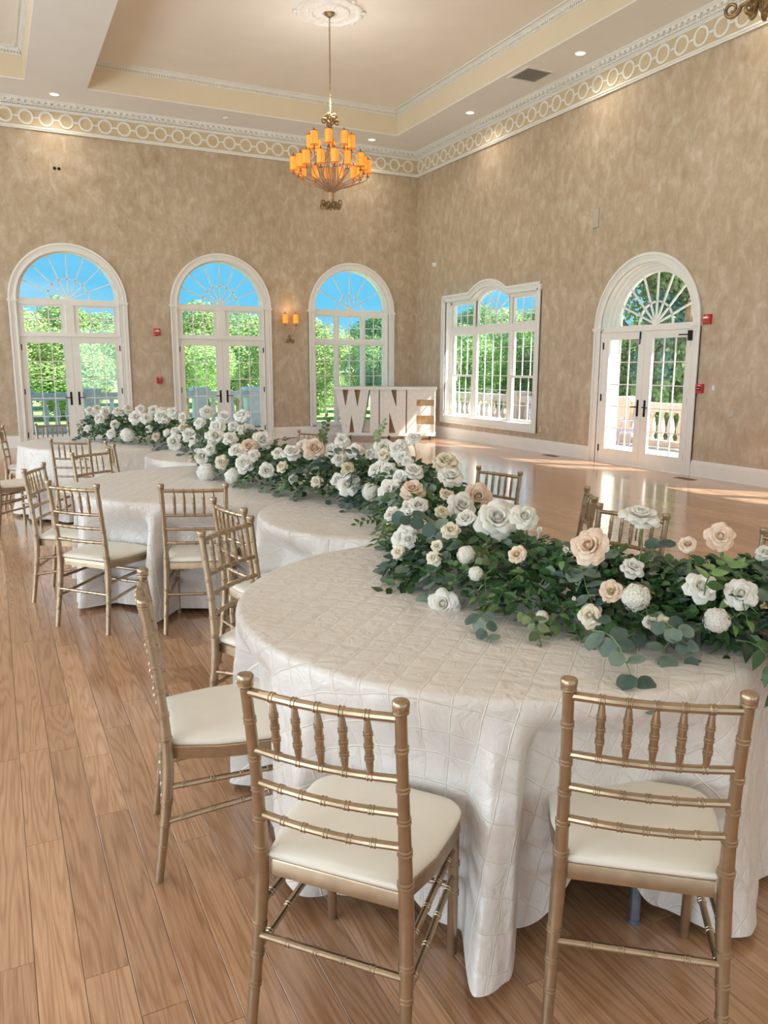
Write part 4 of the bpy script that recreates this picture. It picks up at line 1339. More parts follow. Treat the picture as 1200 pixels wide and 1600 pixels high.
CHAIR_POS = [(m_[0]+math.cos(R(a))*0.236, m_[1]+math.sin(R(a))*0.236, math.cos(R(a)), math.sin(R(a))) for m_, a, _ in CHAIRS]
TZ = 0.770
def push(c, rr, ct, st, z, rmin):
    # the cloth is pressed back by the seats and front legs of the chairs pushed up to it
    wz = min(1, max(0, (0.74-z)/0.22)); wz = wz*wz*(3-2*wz)
    if wz <= 0: return rr
    for (ox, oy, dx, dy) in CHAIR_POS:
        if abs(ox-c[0])+abs(oy-c[1]) > 2.6: continue
        px_, py_ = c[0]+rr*ct-ox, c[1]+rr*st-oy
        ly = px_*dx+py_*dy; lx = px_*dy-py_*dx
        if ly > 0.245 or ly < -0.35 or abs(lx) > 0.30: continue
        co = -(ct*dx+st*dy)
        if co < 0.3: continue
        wx = min(1, max(0, (0.30-abs(lx))/0.075)); wx = wx*wx*(3-2*wx)
        rr -= (0.245-ly)/co*wx*wz
    return max(rr, rmin)
def cloth(name, c, r_, ang, label, nth, hem=None, seed=1, amp=0.05, nsk=40, tail=None):
    rnd = random.Random(seed)
    comps = [(rnd.choice((9, 11, 13, 15, 17, 21, 26)), rnd.uniform(0, 2*PI), rnd.uniform(0.4, 1.0)) for _ in range(6)]
    tot = sum(w for _, _, w in comps)
    vs, uvs, fs = [(0, 0, TZ)], [(0, 0)], []
    rows = []
    ca, sa = math.cos(R(ang)), math.sin(R(ang))
    ntop = 14
    re_ = 0.022
    for i in range(1, ntop+1): rows.append(('t', (r_-re_)*i/ntop, 0))
    for i in range(1, 5): rows.append(('e', R(90)*i/4, 0))
    for i in range(1, nsk+1): rows.append(('s', i/nsk, 0))
    drop_full = TZ-re_
    for kind, p, _ in rows:
        for k in range(nth):
            th = 2*PI*k/nth
            ct, st = math.cos(th), math.sin(th)
            f = sum(w*math.cos(n_*th+ph) for n_, ph, w in comps)/tot
            f = f*1.5
            # sharper drapes: cusped outward
            fold = math.copysign(abs(f)**0.8, f)
            if kind == 't':
                rr, z, al = p, TZ, p
                z += 0.0022*noise.noise(Vector((c[0]+p*ct, c[1]+p*st, 0))*5.0)
            elif kind == 'e':
                rr, z, al = r_-re_+re_*math.sin(p), TZ-re_*(1-math.cos(p)), r_-re_+re_*p
            else:
                hz = 0.012+0.02*(1+noise.noise(Vector((ct*3, st*3, seed))))
                if hem: hz += hem(th)
                dz = (drop_full-hz)*p
                z = TZ-re_-dz
                g = p**1.15
                rr = r_+0.012*p+0.048*p**0.8+amp*fold*g+0.012*g*noise.noise(Vector((ct*9, st*9, p*3+seed)))
                rr += 0.006*noise.noise(Vector((ct*22, st*22, p*9)))*min(1, p*6)
                al = r_+re_*0.57+dz
                if tail: rr += tail(th)*p**1.4
                rr = push(c, rr, ct, st, z, min(rr, (r_-0.078) if r_ == 0.975 else r_*0.83))
            vs.append((rr*ct, rr*st, z))
            # arc length around the folds is approximated by the flat cloth itself
            u, v = al*ct, al*st
            uvs.append((u*ca+v*sa, -u*sa+v*ca))
    for k in range(nth): fs.append((0, 1+k, 1+(k+1) % nth))
    for i in range(len(rows)-1):
        b0, b1 = 1+i*nth, 1+(i+1)*nth
        for k in range(nth):
            k2 = (k+1) % nth
            fs.append((b0+k, b1+k, b1+k2, b0+k2))
    me = bpy.data.meshes.new(name)
    me.from_pydata(vs, [], fs)
    me.materials.append(MAT['pintuck_satin'])
    me.shade_smooth()
    lay = me.uv_layers.new(name='UVMap')
    vi = [0]*len(me.loops)
    me.loops.foreach_get('vertex_index', vi)
    flat_ = []
    for i in vi: flat_ += uvs[i]
    lay.data.foreach_set('uv', flat_)
    o = bpy.data.objects.new(name, me); COL.objects.link(o)
    o.location = (c[0], c[1], 0)
    return tag(o, label, 'tablecloth', 'cloths on the snaking row of tables')
def bump_at(th, deg, w):
    d = (math.degrees(th)-deg+180) % 360-180
    return math.exp(-(d/w)**2)
def hem1(th): return 0.27*bump_at(th, -104, 8)+0.12*bump_at(th, -143, 6)+0.05*bump_at(th, -160, 5)
def tail1(th): return 0.075*math.exp(-(((math.degrees(th)+122+180) % 360-180)/9)**4)-0.02*bump_at(th, -135, 4)-0.02*bump_at(th, -109, 4)+0.05*bump_at(th, -84, 5)+0.04*bump_at(th, -150, 4)
def tail3(th): return 0.085*math.exp(-(((math.degrees(th)+124+180) % 360-180)/8)**4)-0.04*bump_at(th, -134, 4)-0.03*bump_at(th, -114, 4)+0.07*bump_at(th, -158, 6)
def table(c, r_, label, rot=0.0):
    root = empty('round_table', (c[0], c[1], 0), (0, 0, rot)); tag(root, label, 'table', 'round tables in the snaking row')
    mb = MB(); mb.lathe([(0.0, TZ-0.035), (r_-0.04, TZ-0.035), (r_-0.03, TZ-0.02), (r_-0.04, TZ-0.006), (0, TZ-0.006)], 48)
    mb.build('tabletop', MAT['plywood'], root, smooth=True, angle=40)
    q = r_*(0.633 if r_ == 0.975 else 0.5)
    for sx_, sy_ in ((1, 1), (1, -1), (-1, 1), (-1, -1)):
        mb = MB(); mb.tube([(sx_*q, sy_*q, 0.012), (sx_*q, sy_*q, TZ-0.035)], 0.0165, 12); mb.tube([(sx_*q, sy_*q, 0.0), (sx_*q, sy_*q, 0.014)], 0.019, 12)
        mb.build('leg', MAT['table_leg'], root)
    for sx_ in (1, -1):
        mb = MB(); mb.tube([(sx_*q, -q, 0.35), (sx_*q, q, 0.35)], 0.010, 8); mb.build('crossbar', MAT['table_leg'], root)
for i, (nm, c, r_, ang, lb1, lb2) in enumerate(TABLES):
    if nm == 'T1':
        table(c, r_, lb1, R(-94.9+45))
        cloth('tablecloth', c, r_, ang, lb2, 1080, hem1, 3, 0.062, 80, tail1)
    else:
        table(c, r_, lb1, R(20*i))
        cloth('tablecloth', c, r_, ang, lb2, 480, None, 10+i, 0.045, 40, tail3 if nm == 'T3' else None)

# ================================================================== CHAIRS
def cat_rom(P, per=5):
    P = [Vector(p) for p in P]; pts = []
    for i in range(len(P)-1):
        p0, p1, p2, p3 = P[max(i-1, 0)], P[i], P[i+1], P[min(i+2, len(P)-1)]
        for j in range(per):
            t_ = j/per
            pts.append(0.5*((2*p1)+(-p0+p2)*t_+(2*p0-5*p1+4*p2-p3)*t_*t_+(-p0+3*p1-3*p2+p3)*t_**3))
    pts.append(P[-1])
    return pts
def bamboo(mb, P, r_, nodes, per=4, seg=12, taper=None, bulge=1.17, w=1.0):
    """turned tube along P with double rings at the given fractions"""
    base = cat_rom(P, per) if len(P) > 2 else [Vector(p) for p in P]
    L = [0]
    for i in range(1, len(base)): L.append(L[-1]+(base[i]-base[i-1]).length)
    T = L[-1]
    def at(s_):
        s_ = min(max(s_, 0), T)
        for i in range(1, len(base)):
            if s_ <= L[i]+1e-9:
                k = (s_-L[i-1])/max(1e-9, L[i]-L[i-1]); return base[i-1].lerp(base[i], k)
        return base[-1].copy()
    sam = [(s_, 0) for s_ in L]
    for f in nodes:
        s0 = f*T
        for d, b_ in ((-0.0085, 0), (-0.0065, 1), (-0.0035, 1), (-0.0018, 0.15), (0.0018, 0.15), (0.0035, 1), (0.0065, 1), (0.0085, 0)):
            sam.append((s0+d*w, b_))
        sam = [q for q in sam if not (q[1] == 0 and abs(q[0]-s0) < 0.008*w and q[0] != s0-0.0085*w and q[0] != s0+0.0085*w)]
    sam.sort()
    pts, rad = [], []
    for s_, b_ in sam:
        if pts and (at(s_)-pts[-1]).length < 2e-4: continue
        pts.append(at(s_))
        rr = r_ if taper is None else r_*taper(s_/T)
        rad.append(rr*(1+(bulge-1)*b_))
    mb.tube(pts, rad, seg)
def chair_meshes():
    G = MAT['chair_gold']
    def mk(fn, name, mat=G, ang=35):
        mb = MB(); fn(mb); o = mb.build(name, mat, smooth=True, angle=ang); me = o.data; bpy.data.objects.remove(o); return me
    def post(mb, s_):
        P = [(s_*0.203, -0.235, 0.0), (s_*0.196, -0.207, 0.20), (s_*0.190, -0.190, 0.36), (s_*0.187, -0.190, 0.47), (s_*0.186, -0.200, 0.62), (s_*0.187, -0.219, 0.78), (s_*0.189, -0.236, 0.905)]
        bamboo(mb, P, 0.0158, (0.13, 0.215, 0.30, 0.525, 0.615, 0.705, 0.795, 0.905), 6, 14, lambda t_: 0.86+0.30*math.exp(-((t_-0.42)/0.22)**2))
        p = Vector((s_*0.189, -0.236, 0.905))
        mb.lathe([(0.0155, 0.0), (0.0185, 0.002), (0.0185, 0.006), (0.016, 0.008), (0.0185, 0.010), (0.0185, 0.014), (0.0195, 0.018), (0.0195, 0.026), (0.017, 0.030), (0.0, 0.031)], 16, Matrix.Translation(p))
    def fleg(mb, s_):
        P = [(s_*0.186, 0.196, 0.0), (s_*0.187, 0.190, 0.22), (s_*0.188, 0.182, 0.42)]
        bamboo(mb, P, 0.0155, (0.46, 0.68, 0.93), 4, 14, lambda t_: 0.88+0.14*t_)
    L = {}
    L['rear'] = [mk(lambda m_, s_=s_: post(m_, s_), 'back_post') for s_ in (-1, 1)]
    L['front'] = [mk(lambda m_, s_=s_: fleg(m_, s_), 'front_leg') for s_ in (-1, 1)]
    def rail(z, y, half, nodes, bow=0.018, r_=0.0098):
        def f(mb):
            P = [(-half, y, z), (-half*0.5, y-bow*0.75, z), (0, y-bow, z), (half*0.5, y-bow*0.75, z), (half, y, z)]
            bamboo(mb, P, r_, nodes, 4, 10, None, 1.22, 0.85)
        return f
    fr5 = [0.5+(k-2)*0.155 for k in range(5)]
    fr6 = [0.12, 0.27, 0.42, 0.57, 0.72, 0.87]
    L['top'] = mk(rail(0.893, -0.233, 0.186, fr5, r_=0.0108), 'top_rail')
    L['mid'] = [mk(rail(0.742, -0.214, 0.184, fr5), 'back_rail'), mk(rail(0.655, -0.204, 0.183, fr5), 'back_rail'), mk(rail(0.568, -0.195, 0.184, fr5), 'back_rail')]
    def spindle(mb, k):
        x = (k-2)*0.155*0.372
        bw = 0.018*(1-(x/0.186)**2)
        p0, p1 = (x, -0.214-bw, 0.742), (x, -0.233-bw, 0.893)
        bamboo(mb, [p0, p1], 0.0092, (0.30, 0.5, 0.70), 1, 10, lambda t_: 0.55+0.45*min(1, math.sin(PI*min(max(t_, 0.0), 1))*1.6), 1.2, 0.75)
    # straight spindles need a few samples for the taper
    def spindle2(mb, k):
        x = (k-2)*0.155*0.372
        bw = 0.018*(1-(x/0.186)**2)
        a, b_ = Vector((x, -0.214-bw, 0.742)), Vector((x, -0.233-bw, 0.893))
        bamboo(mb, [a.lerp(b_, q/6) for q in range(7)], 0.0095, (0.30, 0.5, 0.70), 1, 10, lambda t_: 0.5+0.5*min(1, math.sin(PI*min(max(t_, 0.001), 0.999))*1.5), 1.2, 0.75)
    L['spindle'] = [mk(lambda m_, k=k: spindle2(m_, k), 'spindle') for k in range(5)]
    def st(p, q, nodes, r_=0.0092):
        return lambda mb: bamboo(mb, [p, q], r_, nodes, 1, 10, None, 1.22, 0.85)
    L['stretch'] = [mk(st((-0.196, -0.206, 0.245), (0.196, -0.206, 0.245), (0.22, 0.41, 0.60, 0.79)), 'stretcher'),
                    mk(st((-0.187, 0.186, 0.30), (0.187, 0.186, 0.30), (0.25, 0.5, 0.75)), 'stretcher'),
                    mk(st((-0.187, 0.188, 0.215), (0.187, 0.188, 0.215), (0.25, 0.5, 0.75)), 'stretcher')]
    for s_ in (-1, 1):
        L['stretch'].append(mk(st((s_*0.194, -0.20, 0.315), (s_*0.187, 0.186, 0.33), (0.15, 0.38, 0.62, 0.85)), 'stretcher'))
        L['stretch'].append(mk(st((s_*0.197, -0.21, 0.20), (s_*0.187, 0.19, 0.25), (0.15, 0.38, 0.62, 0.85)), 'stretcher'))
    def outline(off=0.0, n=6):
        P = []
        # rear edge then sides widening to a bowed, rounded front
        def arc(cx, cy, r_, a0, a1):
            return [(cx+r_*math.cos(R(a0+(a1-a0)*i/n)), cy+r_*math.sin(R(a0+(a1-a0)*i/n))) for i in range(n+1)]
        yb = -0.182
        P += [(-0.168+off, yb+off), (0.168-off, yb+off)]
        P += [(0.180-off, yb+0.05), (0.207-off, -0.03), (0.214-off, 0.08)]
        P += arc(0.214-off-0.07, 0.215-off-0.075, 0.07, 0, 80)
        P += [(0.0, 0.222-off)]
        P += [(-x, y) for x, y in reversed(arc(0.214-off-0.07, 0.215-off-0.075, 0.07, 0, 80))]
        P += [(-0.214+off, 0.08), (-0.207+off, -0.03), (-0.180+off, yb+0.05)]
        return P
    def frame(mb):
        o_, i_ = outline(0.0), outline(0.045)
        n = len(o_)
        z0, z1 = 0.398, 0.436
        vs = [(x, y, z0) for x, y in o_]+[(x, y, z1) for x, y in o_]+[(x*0.985, y*0.985, z1+0.004) for x, y in o_]+[(x, y, z1+0.004) for x, y in i_]+[(x, y, z0) for x, y in i_]
        fs = []
        for a in range(5):
            b_ = (a+1) % 5
            for k in range(n):
                k2 = (k+1) % n
                fs.append((a*n+k, a*n+k2, b_*n+k2, b_*n+k))
        fs.append(tuple(3*n+k for k in range(n)))
        mb.add(vs, fs)
    L['frame'] = mk(frame, 'seat_frame')
    def cushion(mb):
        n = None
        vs, fs = [], []
        lay = [(0.006, 0.440), (-0.001, 0.446), (-0.003, 0.456), (0.002, 0.465), (0.014, 0.471), (0.05, 0.476), (0.12, 0.479)]
        for off, z in lay:
            o_ = outline(off) if off < 0.03 else [(x*(1-off*3.6), y*(1-off*3.6)+0.01*off) for x, y in outline(0.0)]
            n = len(o_)
            vs += [(x, y-0.002, z) for x, y in o_]
        for a in range(len(lay)-1):
            for k in range(n):
                k2 = (k+1) % n
                fs.append((a*n+k, a*n+k2, (a+1)*n+k2, (a+1)*n+k))
        fs.append(tuple((len(lay)-1)*n+k for k in range(n)))
        fs.append(tuple(range(n-1, -1, -1)))
        mb.add(vs, fs)
    L['cushion'] = mk(cushion, 'seat_cushion', MAT['cushion'], 60)
    return L
CH = chair_meshes()
def chair(mid, ang, label, group=None):
    """mid = middle between the two finials at 0.93 m, ang = heading in degrees"""
    d = Vector((math.cos(R(ang)), math.sin(R(ang))))
    loc = (mid[0]+d.x*0.236, mid[1]+d.y*0.236, 0)
    root = empty('banquet_chair', loc, (0, 0, R(ang-90)))
    tag(root, label, 'chair', group)
    for me in CH['rear']: inst('back_post', me, root)
    for me in CH['front']: inst('leg', me, root)
    inst('top_rail', CH['top'], root)
    for me in CH['mid']: inst('back_rail', me, root)
    for me in CH['spindle']: inst('spindle', me, root)
    for me in CH['stretch']: inst('stretcher', me, root)
    inst('seat_frame', CH['frame'], root)
    inst('seat_cushion', CH['cushion'], root)
    return root
CG = 'gold bamboo style chairs around the snaking row of tables'
for mid, ang, lb in CHAIRS:
    chair(mid, ang, lb, CG)
# ================================================================== GARLAND
random.seed(5)
PATH = cat_rom([(-8.42, -7.45, 0), (-8.05, -8.05, 0), (-7.68, -8.75, 0), (-7.47, -9.6, 0), (-7.58, -10.4, 0), (-7.80, -11.15, 0), (-7.66, -11.9, 0), (-7.50, -12.5, 0), (-7.28, -13.05, 0), (-7.42, -13.75, 0),
                (-7.72, -14.35, 0), (-7.82, -14.85, 0), (-7.70, -15.28, 0), (-7.50, -15.52, 0), (-7.25, -15.66, 0), (-6.95, -15.72, 0)], 10)
def near(x, y):
    best, bi = 1e9, 0
    for i in range(len(PATH)-1):
        a, b_ = PATH[i], PATH[i+1]
        dx, dy = b_.x-a.x, b_.y-a.y
        t_ = max(0, min(1, ((x-a.x)*dx+(y-a.y)*dy)/(dx*dx+dy*dy)))
        qx, qy = a.x+dx*t_, a.y+dy*t_
        d = (x-qx)**2+(y-qy)**2
        if d < best: best, bi, q = d, i+t_, (qx, qy)
    return math.sqrt(best), bi, q
HW = 0.265
def hh(i): return 0.32 if i < 92 else max(0.25, 0.32-(i-92)*0.006)
HH = 0.25
def dome(x, y):
    d, i, q = near(x, y)
    if d >= HW: return TZ
    return TZ+0.02+hh(i)*math.sqrt(max(0, 1-(d/HW)**2))*(0.9+0.15*noise.noise(Vector((x*3, y*3, 0))))
def hit(px, py, lift=0.0):
    """where the line of sight through a photo pixel meets the mound of flowers"""
    d = ray(px, py)
    t_ = 0.8
    while t_ < 14:
        p = CAM+d*t_
        if p.z < 1.35 and p.z <= dome(p.x, p.y)+lift and p.z > 0.5:
            return p if near(p.x, p.y)[0] < HW+0.03 or p.z < TZ+0.06 and lift == 0 and near(p.x, p.y)[0] < HW+0.12 else None
        t_ += 0.006+0.0015*t_
    return None
def dome_normal(p):
    h = 0.03
    gx = (dome(p.x+h, p.y)-dome(p.x-h, p.y))/(2*h); gy = (dome(p.x, p.y+h)-dome(p.x, p.y-h))/(2*h)
    n_ = Vector((-gx, -gy, 1.0)); n_.normalize()
    return n_
# --- flower meshes, one unit across, facing +Z
def petal_mesh(name, mat, r0, r1, z0, z1, dphi, curl, wob, nu=6, nv=5):
    mb = MB(); vs = []; fs = []
    for j in range(nv+1):
        v = j/nv
        for i in range(nu+1):
            u = -1+2*i/nu
            wd = math.sin(PI*(0.18+0.62*v))**0.7*(1-0.25*max(0, v-0.8)*5*u*u)
            ph = u*dphi*wd
            rr = r0+(r1-r0)*v**0.85
            z = z0+(z1-z0)*math.sin(v*PI/2)-curl*max(0, v-0.6)**2*6-0.06*u*u*v*(1 if curl > 0 else 0)
            rr *= 1-0.10*u*u*v
            rr += wob*math.sin(u*5+v*3)*v*0.4
            z += wob*math.cos(u*6)*v*0.5
            vs.append((rr*math.cos(ph), rr*math.sin(ph), z))
    for j in range(nv):
        for i in range(nu):
            a = j*(nu+1)+i
            fs.append((a, a+1, a+nu+2, a+nu+1))
    mb.add(vs, fs)
    me = bpy.data.meshes.new(name); me.from_pydata(mb.v, [], mb.f); me.materials.append(mat); me.shade_smooth()
    return me
def core_mesh(name, mat):
    mb = MB()
    for k in range(4):
        pts = []
        for j in range(13):
            a = k*PI/2+j*0.42
            rr = 0.035+0.018*j*0.35+0.008*k
            pts.append((rr*math.cos(a), rr*math.sin(a)))
        vs = []
        for (x, y) in pts:
            vs.append((x*0.8, y*0.8, -0.05)); vs.append((x*1.05, y*1.05, 0.17-0.01*k)); vs.append((x*0.98, y*0.98, 0.195-0.01*k))
        fs = []
        for j in range(12):
            fs += [(j*3, j*3+3, j*3+4, j*3+1), (j*3+1, j*3+4, j*3+5, j*3+2)]
        mb.add(vs, fs)
    mb.lathe([(0.0, 0.165), (0.05, 0.155), (0.085, 0.10), (0.09, 0.0), (0.06, -0.08)], 10)
    me = bpy.data.meshes.new(name); me.from_pydata(mb.v, [], mb.f); me.materials.append(mat); me.shade_smooth()
    return me
def calyx_mesh():
    mb = MB()
    mb.lathe([(0.0, -0.22), (0.025, -0.21), (0.03, -0.17), (0.07, -0.13), (0.09, -0.09), (0.06, -0.08)], 8)
    mb.tube([(0, 0, -0.20), (0.01, 0.02, -0.4), (0.0, 0.05, -0.65)], 0.02, 6)
    me = bpy.data.meshes.new('calyx'); me.from_pydata(mb.v, [], mb.f); me.materials.append(MAT['leaf_green']); me.shade_smooth()
    return me
CALYX = calyx_mesh()
FL = {}
for key, m0, m1 in (('W', 'petal_white', 'petal_white'), ('C', 'petal_cream', 'petal_cream'), ('B', 'petal_blush', 'petal_blush'), ('G', 'petal_blush', 'petal_core')):
    FL[key] = dict(outer=[petal_mesh('petal', MAT[m0], 0.05, 0.50, -0.12, 0.05, R(42), 0.10, w) for w in (0.02, 0.045)],
                   mid=[petal_mesh('petal', MAT[m0], 0.05, 0.39, -0.11, 0.14, R(46), 0.07, w) for w in (0.015, 0.035)],
                   inner=[petal_mesh('petal', MAT[m0], 0.05, 0.27, -0.10, 0.19, R(50), 0.03, w) for w in (0.01, 0.02)],
                   heart=[petal_mesh('petal', MAT[m1], 0.05, 0.165, -0.10, 0.20, R(62), 0.0, 0.01)],
                   core=core_mesh('flower_core', MAT[m1]))
def layers(kind, rnd):
    """(petal mesh list name, count, tilt, phase, scale)"""
    if kind == 'open':
        return [('outer', 6, 0), ('outer', 5, -8), ('mid', 5, -4), ('inner', 5, 0), ('heart', 4, 0)]
    if kind == 'ranunculus':
        return [('mid', 7, 0), ('mid', 7, -10), ('inner', 7, 0), ('inner', 6, -12), ('heart', 5, 0), ('heart', 5, -14)]
    if kind == 'bud':
        return [('inner', 4, -30), ('inner', 4, -38), ('heart', 4, -10)]
    return [('outer', 5, 4), ('mid', 5, -2), ('mid', 5, -12), ('inner', 5, -6), ('heart', 4, 0)]
def flower_parts(colk, kind, rnd):
    out = []
    for li, (nm, n_, tilt) in enumerate(layers(kind, rnd)):
        ph = rnd.uniform(0, 6.28)
        for k in range(n_):
            me = rnd.choice(FL[colk][nm])
            a = ph+2*PI*k/n_+rnd.uniform(-0.12, 0.12)
            s_ = rnd.uniform(0.92, 1.06)
            out.append((me, Euler((0, R(tilt+rnd.uniform(-7, 7)), a), 'XYZ'), s_, 0.006*li))
    out.append((FL[colk]['core'], Euler((0, 0, rnd.uniform(0, 6))), 1.0, 0.0))
    return out
BM_CACHE = {}
def single_flower(colk, kind, var):
    key = (colk, kind, var)
    if key in BM_CACHE: return BM_CACHE[key]
    rnd = random.Random(hash(key) % 999 if False else (ord(colk)*7+len(kind)*13+var))
    bm = bmesh.new()
    for me, eu, s_, dz in flower_parts(colk, kind, rnd)+[(CALYX, Euler((0, 0, 0)), 1, 0)]:
        t_ = me.copy()
        t_.transform(Matrix.LocRotScale(Vector((0, 0, dz)), eu, Vector((s_, s_, s_))))
        bm.from_mesh(t_)
        bpy.data.meshes.remove(t_)
    me = bpy.data.meshes.new('rose_head'); bm.to_mesh(me); bm.free()
    me.materials.append(FL[colk]['outer'][0].materials[0]); me.shade_smooth()
    BM_CACHE[key] = me
    return me
def hydrangea_mesh(seed):
    rnd = random.Random(seed)
    bm = bmesh.new()
    for k in range(85):
        z = 1-1.5*(k+0.5)/85; a = k*2.39996; r_ = math.sqrt(max(0, 1-z*z))
        n_ = Vector((r_*math.cos(a), r_*math.sin(a), z))
        p = n_*0.40*rnd.uniform(0.9, 1.05)
        M_ = Matrix.Translation(p) @ n_.to_track_quat('Z', 'X').to_matrix().to_4x4() @ Matrix.Rotation(rnd.uniform(0, 6), 4, 'Z') @ Matrix.Rotation(rnd.uniform(-0.4, 0.4), 4, 'X')
        for q in range(4):
            w = q*PI/2
            c_, s_ = math.cos(w), math.sin(w)
            def P(u, v, zz): return bm.verts.new(M_ @ Vector((u*c_-v*s_, u*s_+v*c_, zz)))
            v0, v1, v2, v3, v4 = P(0.005, 0, 0), P(0.045, -0.042, 0.014), P(0.095, -0.022, 0.0), P(0.095, 0.022, 0.0), P(0.045, 0.042, 0.014)
            bm.faces.new((v0, v1, v2, v3, v4))
    bmesh.ops.create_icosphere(bm, subdivisions=2, radius=0.375)
    me = bpy.data.meshes.new('hydrangea_head'); bm.to_mesh(me); bm.free()
    me.materials.append(MAT['petal_white'])
    return me
HYD = [hydrangea_mesh(3), hydrangea_mesh(8)]
def stem_mesh():
    mb = MB(); mb.tube([(0, 0, 0.3), (0.02, 0, 0), (0, 0.03, -0.5)], [0.1, 0.04, 0.03], 6)
    me = bpy.data.meshes.new('stem'); me.from_pydata(mb.v, [], mb.f); me.materials.append(MAT['leaf_green']); return me
HSTEM = stem_mesh()
WORD = {'W': 'white', 'C': 'cream', 'B': 'blush', 'G': 'pale peach'}
SECT = ((10, 'by the left door'), (20, 'before the second door'), (34, 'over small far table'),
        (47, 'behind middle left table'), (58, 'over middle left table'), (70, 'left of second table'), (83, 'over the second table'),
        (95, 'on its steep arm'), (106, 'at its left rim'), (114, 'below biggest white rose'),
        (123, 'left of tallest rose'), (133, 'under tallest white rose'), (999, 'at right picture edge'))
def section(p):
    d, i, q = near(p.x, p.y)
    return next(n_ for k, n_ in SECT if i <= k)
def face_of(p):
    d, i, q = near(p.x, p.y)
    if d > 0.14 and p.z < 0.92: low = 'low '
    else: low = ''
    v = Vector((p.x-q[0], p.y-q[1], 0)); w = Vector((CAM.x-q[0], CAM.y-q[1], 0)).normalized()
    s_ = v.dot(w)
    return 'on the '+low+('near side' if s_ > 0.06 else 'far side' if s_ < -0.06 else 'crest')
def place_flower(px, py, dia, code, kind='rose', label=None, lift=0.0, face=None):
    p = hit(px, py, lift)
    if p is None:
        # above the mound: the bloom stands on a stem where the sight line passes closest over the crest
        d = ray(px, py); best = 1e9
        t_ = 1.2
        while t_ < 12:
            q = CAM+d*t_
            if q.z < 1.35:
                dd, ii, _ = near(q.x, q.y)
                h = q.z-(TZ+0.02+hh(ii))
                s_ = dd+max(0, h-0.12)*0.5
                if s_ < best-0.002 and h < 0.42: best = s_; p = q
                if best < 0.16 and s_ > best+0.12: break
            t_ += 0.012
    depth = (p-CAM).dot(cf)
    D = dia*depth/FPX*(1.14 if p.y < -14.0 else 1.18)
    n_ = dome_normal(p)
    tocam = (CAM-p).normalized()
    f = (n_*0.5+tocam*0.7+Vector((random.uniform(-.35, .35), random.uniform(-.35, .35), random.uniform(-.1, .35)))).normalized()
    if face is not None: f = (Vector(face)).normalized()
    q = f.to_track_quat('Z', 'Y').to_matrix().to_4x4() @ Matrix.Rotation(random.uniform(0, 6.28), 4, 'Z')
    e_ = q.to_euler()
    loc = p+f*D*0.12+n_*0.012
    nm = {'rose': 'rose', 'open': 'rose', 'ranunculus': 'ranunculus', 'bud': 'rosebud', 'hydrangea': 'hydrangea'}[kind]
    sec = face_of(p)+' of the garland '+section(p)
    small = dia < 34
    cat = 'flower'
    grp = None
    if label is None:
        label = '%s%s %s %s' % ('small ' if small else '', WORD[code], nm, sec)
        grp = label
    if kind == 'hydrangea':
        root = empty('hydrangea', loc, e_); root.scale = (D,)*3
        inst('floret_cluster', HYD[random.randint(0, 1)], root); inst('stem', HSTEM, root)
    elif dia < 30:
        root = inst(nm, single_flower(code, kind, random.randint(0, 2)), None, loc, e_, (D,)*3)
    else:
        root = empty(nm, loc, e_); root.scale = (D,)*3
        rnd = random.Random(int(px*13+py*7))
        ps = flower_parts(code, kind, rnd)
        for me, eu, s_, dz in ps[:-1]:
            inst('petal', me, root, (0, 0, dz), eu, (s_,)*3)
        me, eu, s_, dz = ps[-1]
        inst('flower_core', me, root, (0, 0, 0), eu)
        inst('calyx', CALYX, root)
    top = dome(p.x, p.y)
    if p.z-top > 0.05:                               # a bloom that stands clear of the mound shows its stem
        dd, ii, qq = near(p.x, p.y)
        k_ = min(1.0, 0.12/max(dd, 0.12))
        foot = Vector((qq[0]+(p.x-qq[0])*k_, qq[1]+(p.y-qq[1])*k_, 0)); foot.z = dome(foot.x, foot.y)-0.06
        Mi = Matrix.LocRotScale(Vector(loc), e_, Vector((D,)*3)).inverted()
        mb = MB()
        mid = (foot+loc)/2+Vector((0.012, -0.01, 0))
        mb.tube([Mi @ foot, Mi @ mid, Mi @ (loc-f*D*0.1)], [0.0028/D, 0.0025/D, 0.0022/D], 6)
        mb.build('stem', MAT['leaf_green'], root)
    tag(root, label, cat, grp)
    return root, p, D
CENTERS = []
def PF(*a, **k):
    r_, p, D = place_flower(*a, **k); CENTERS.append((p, D)); return r_
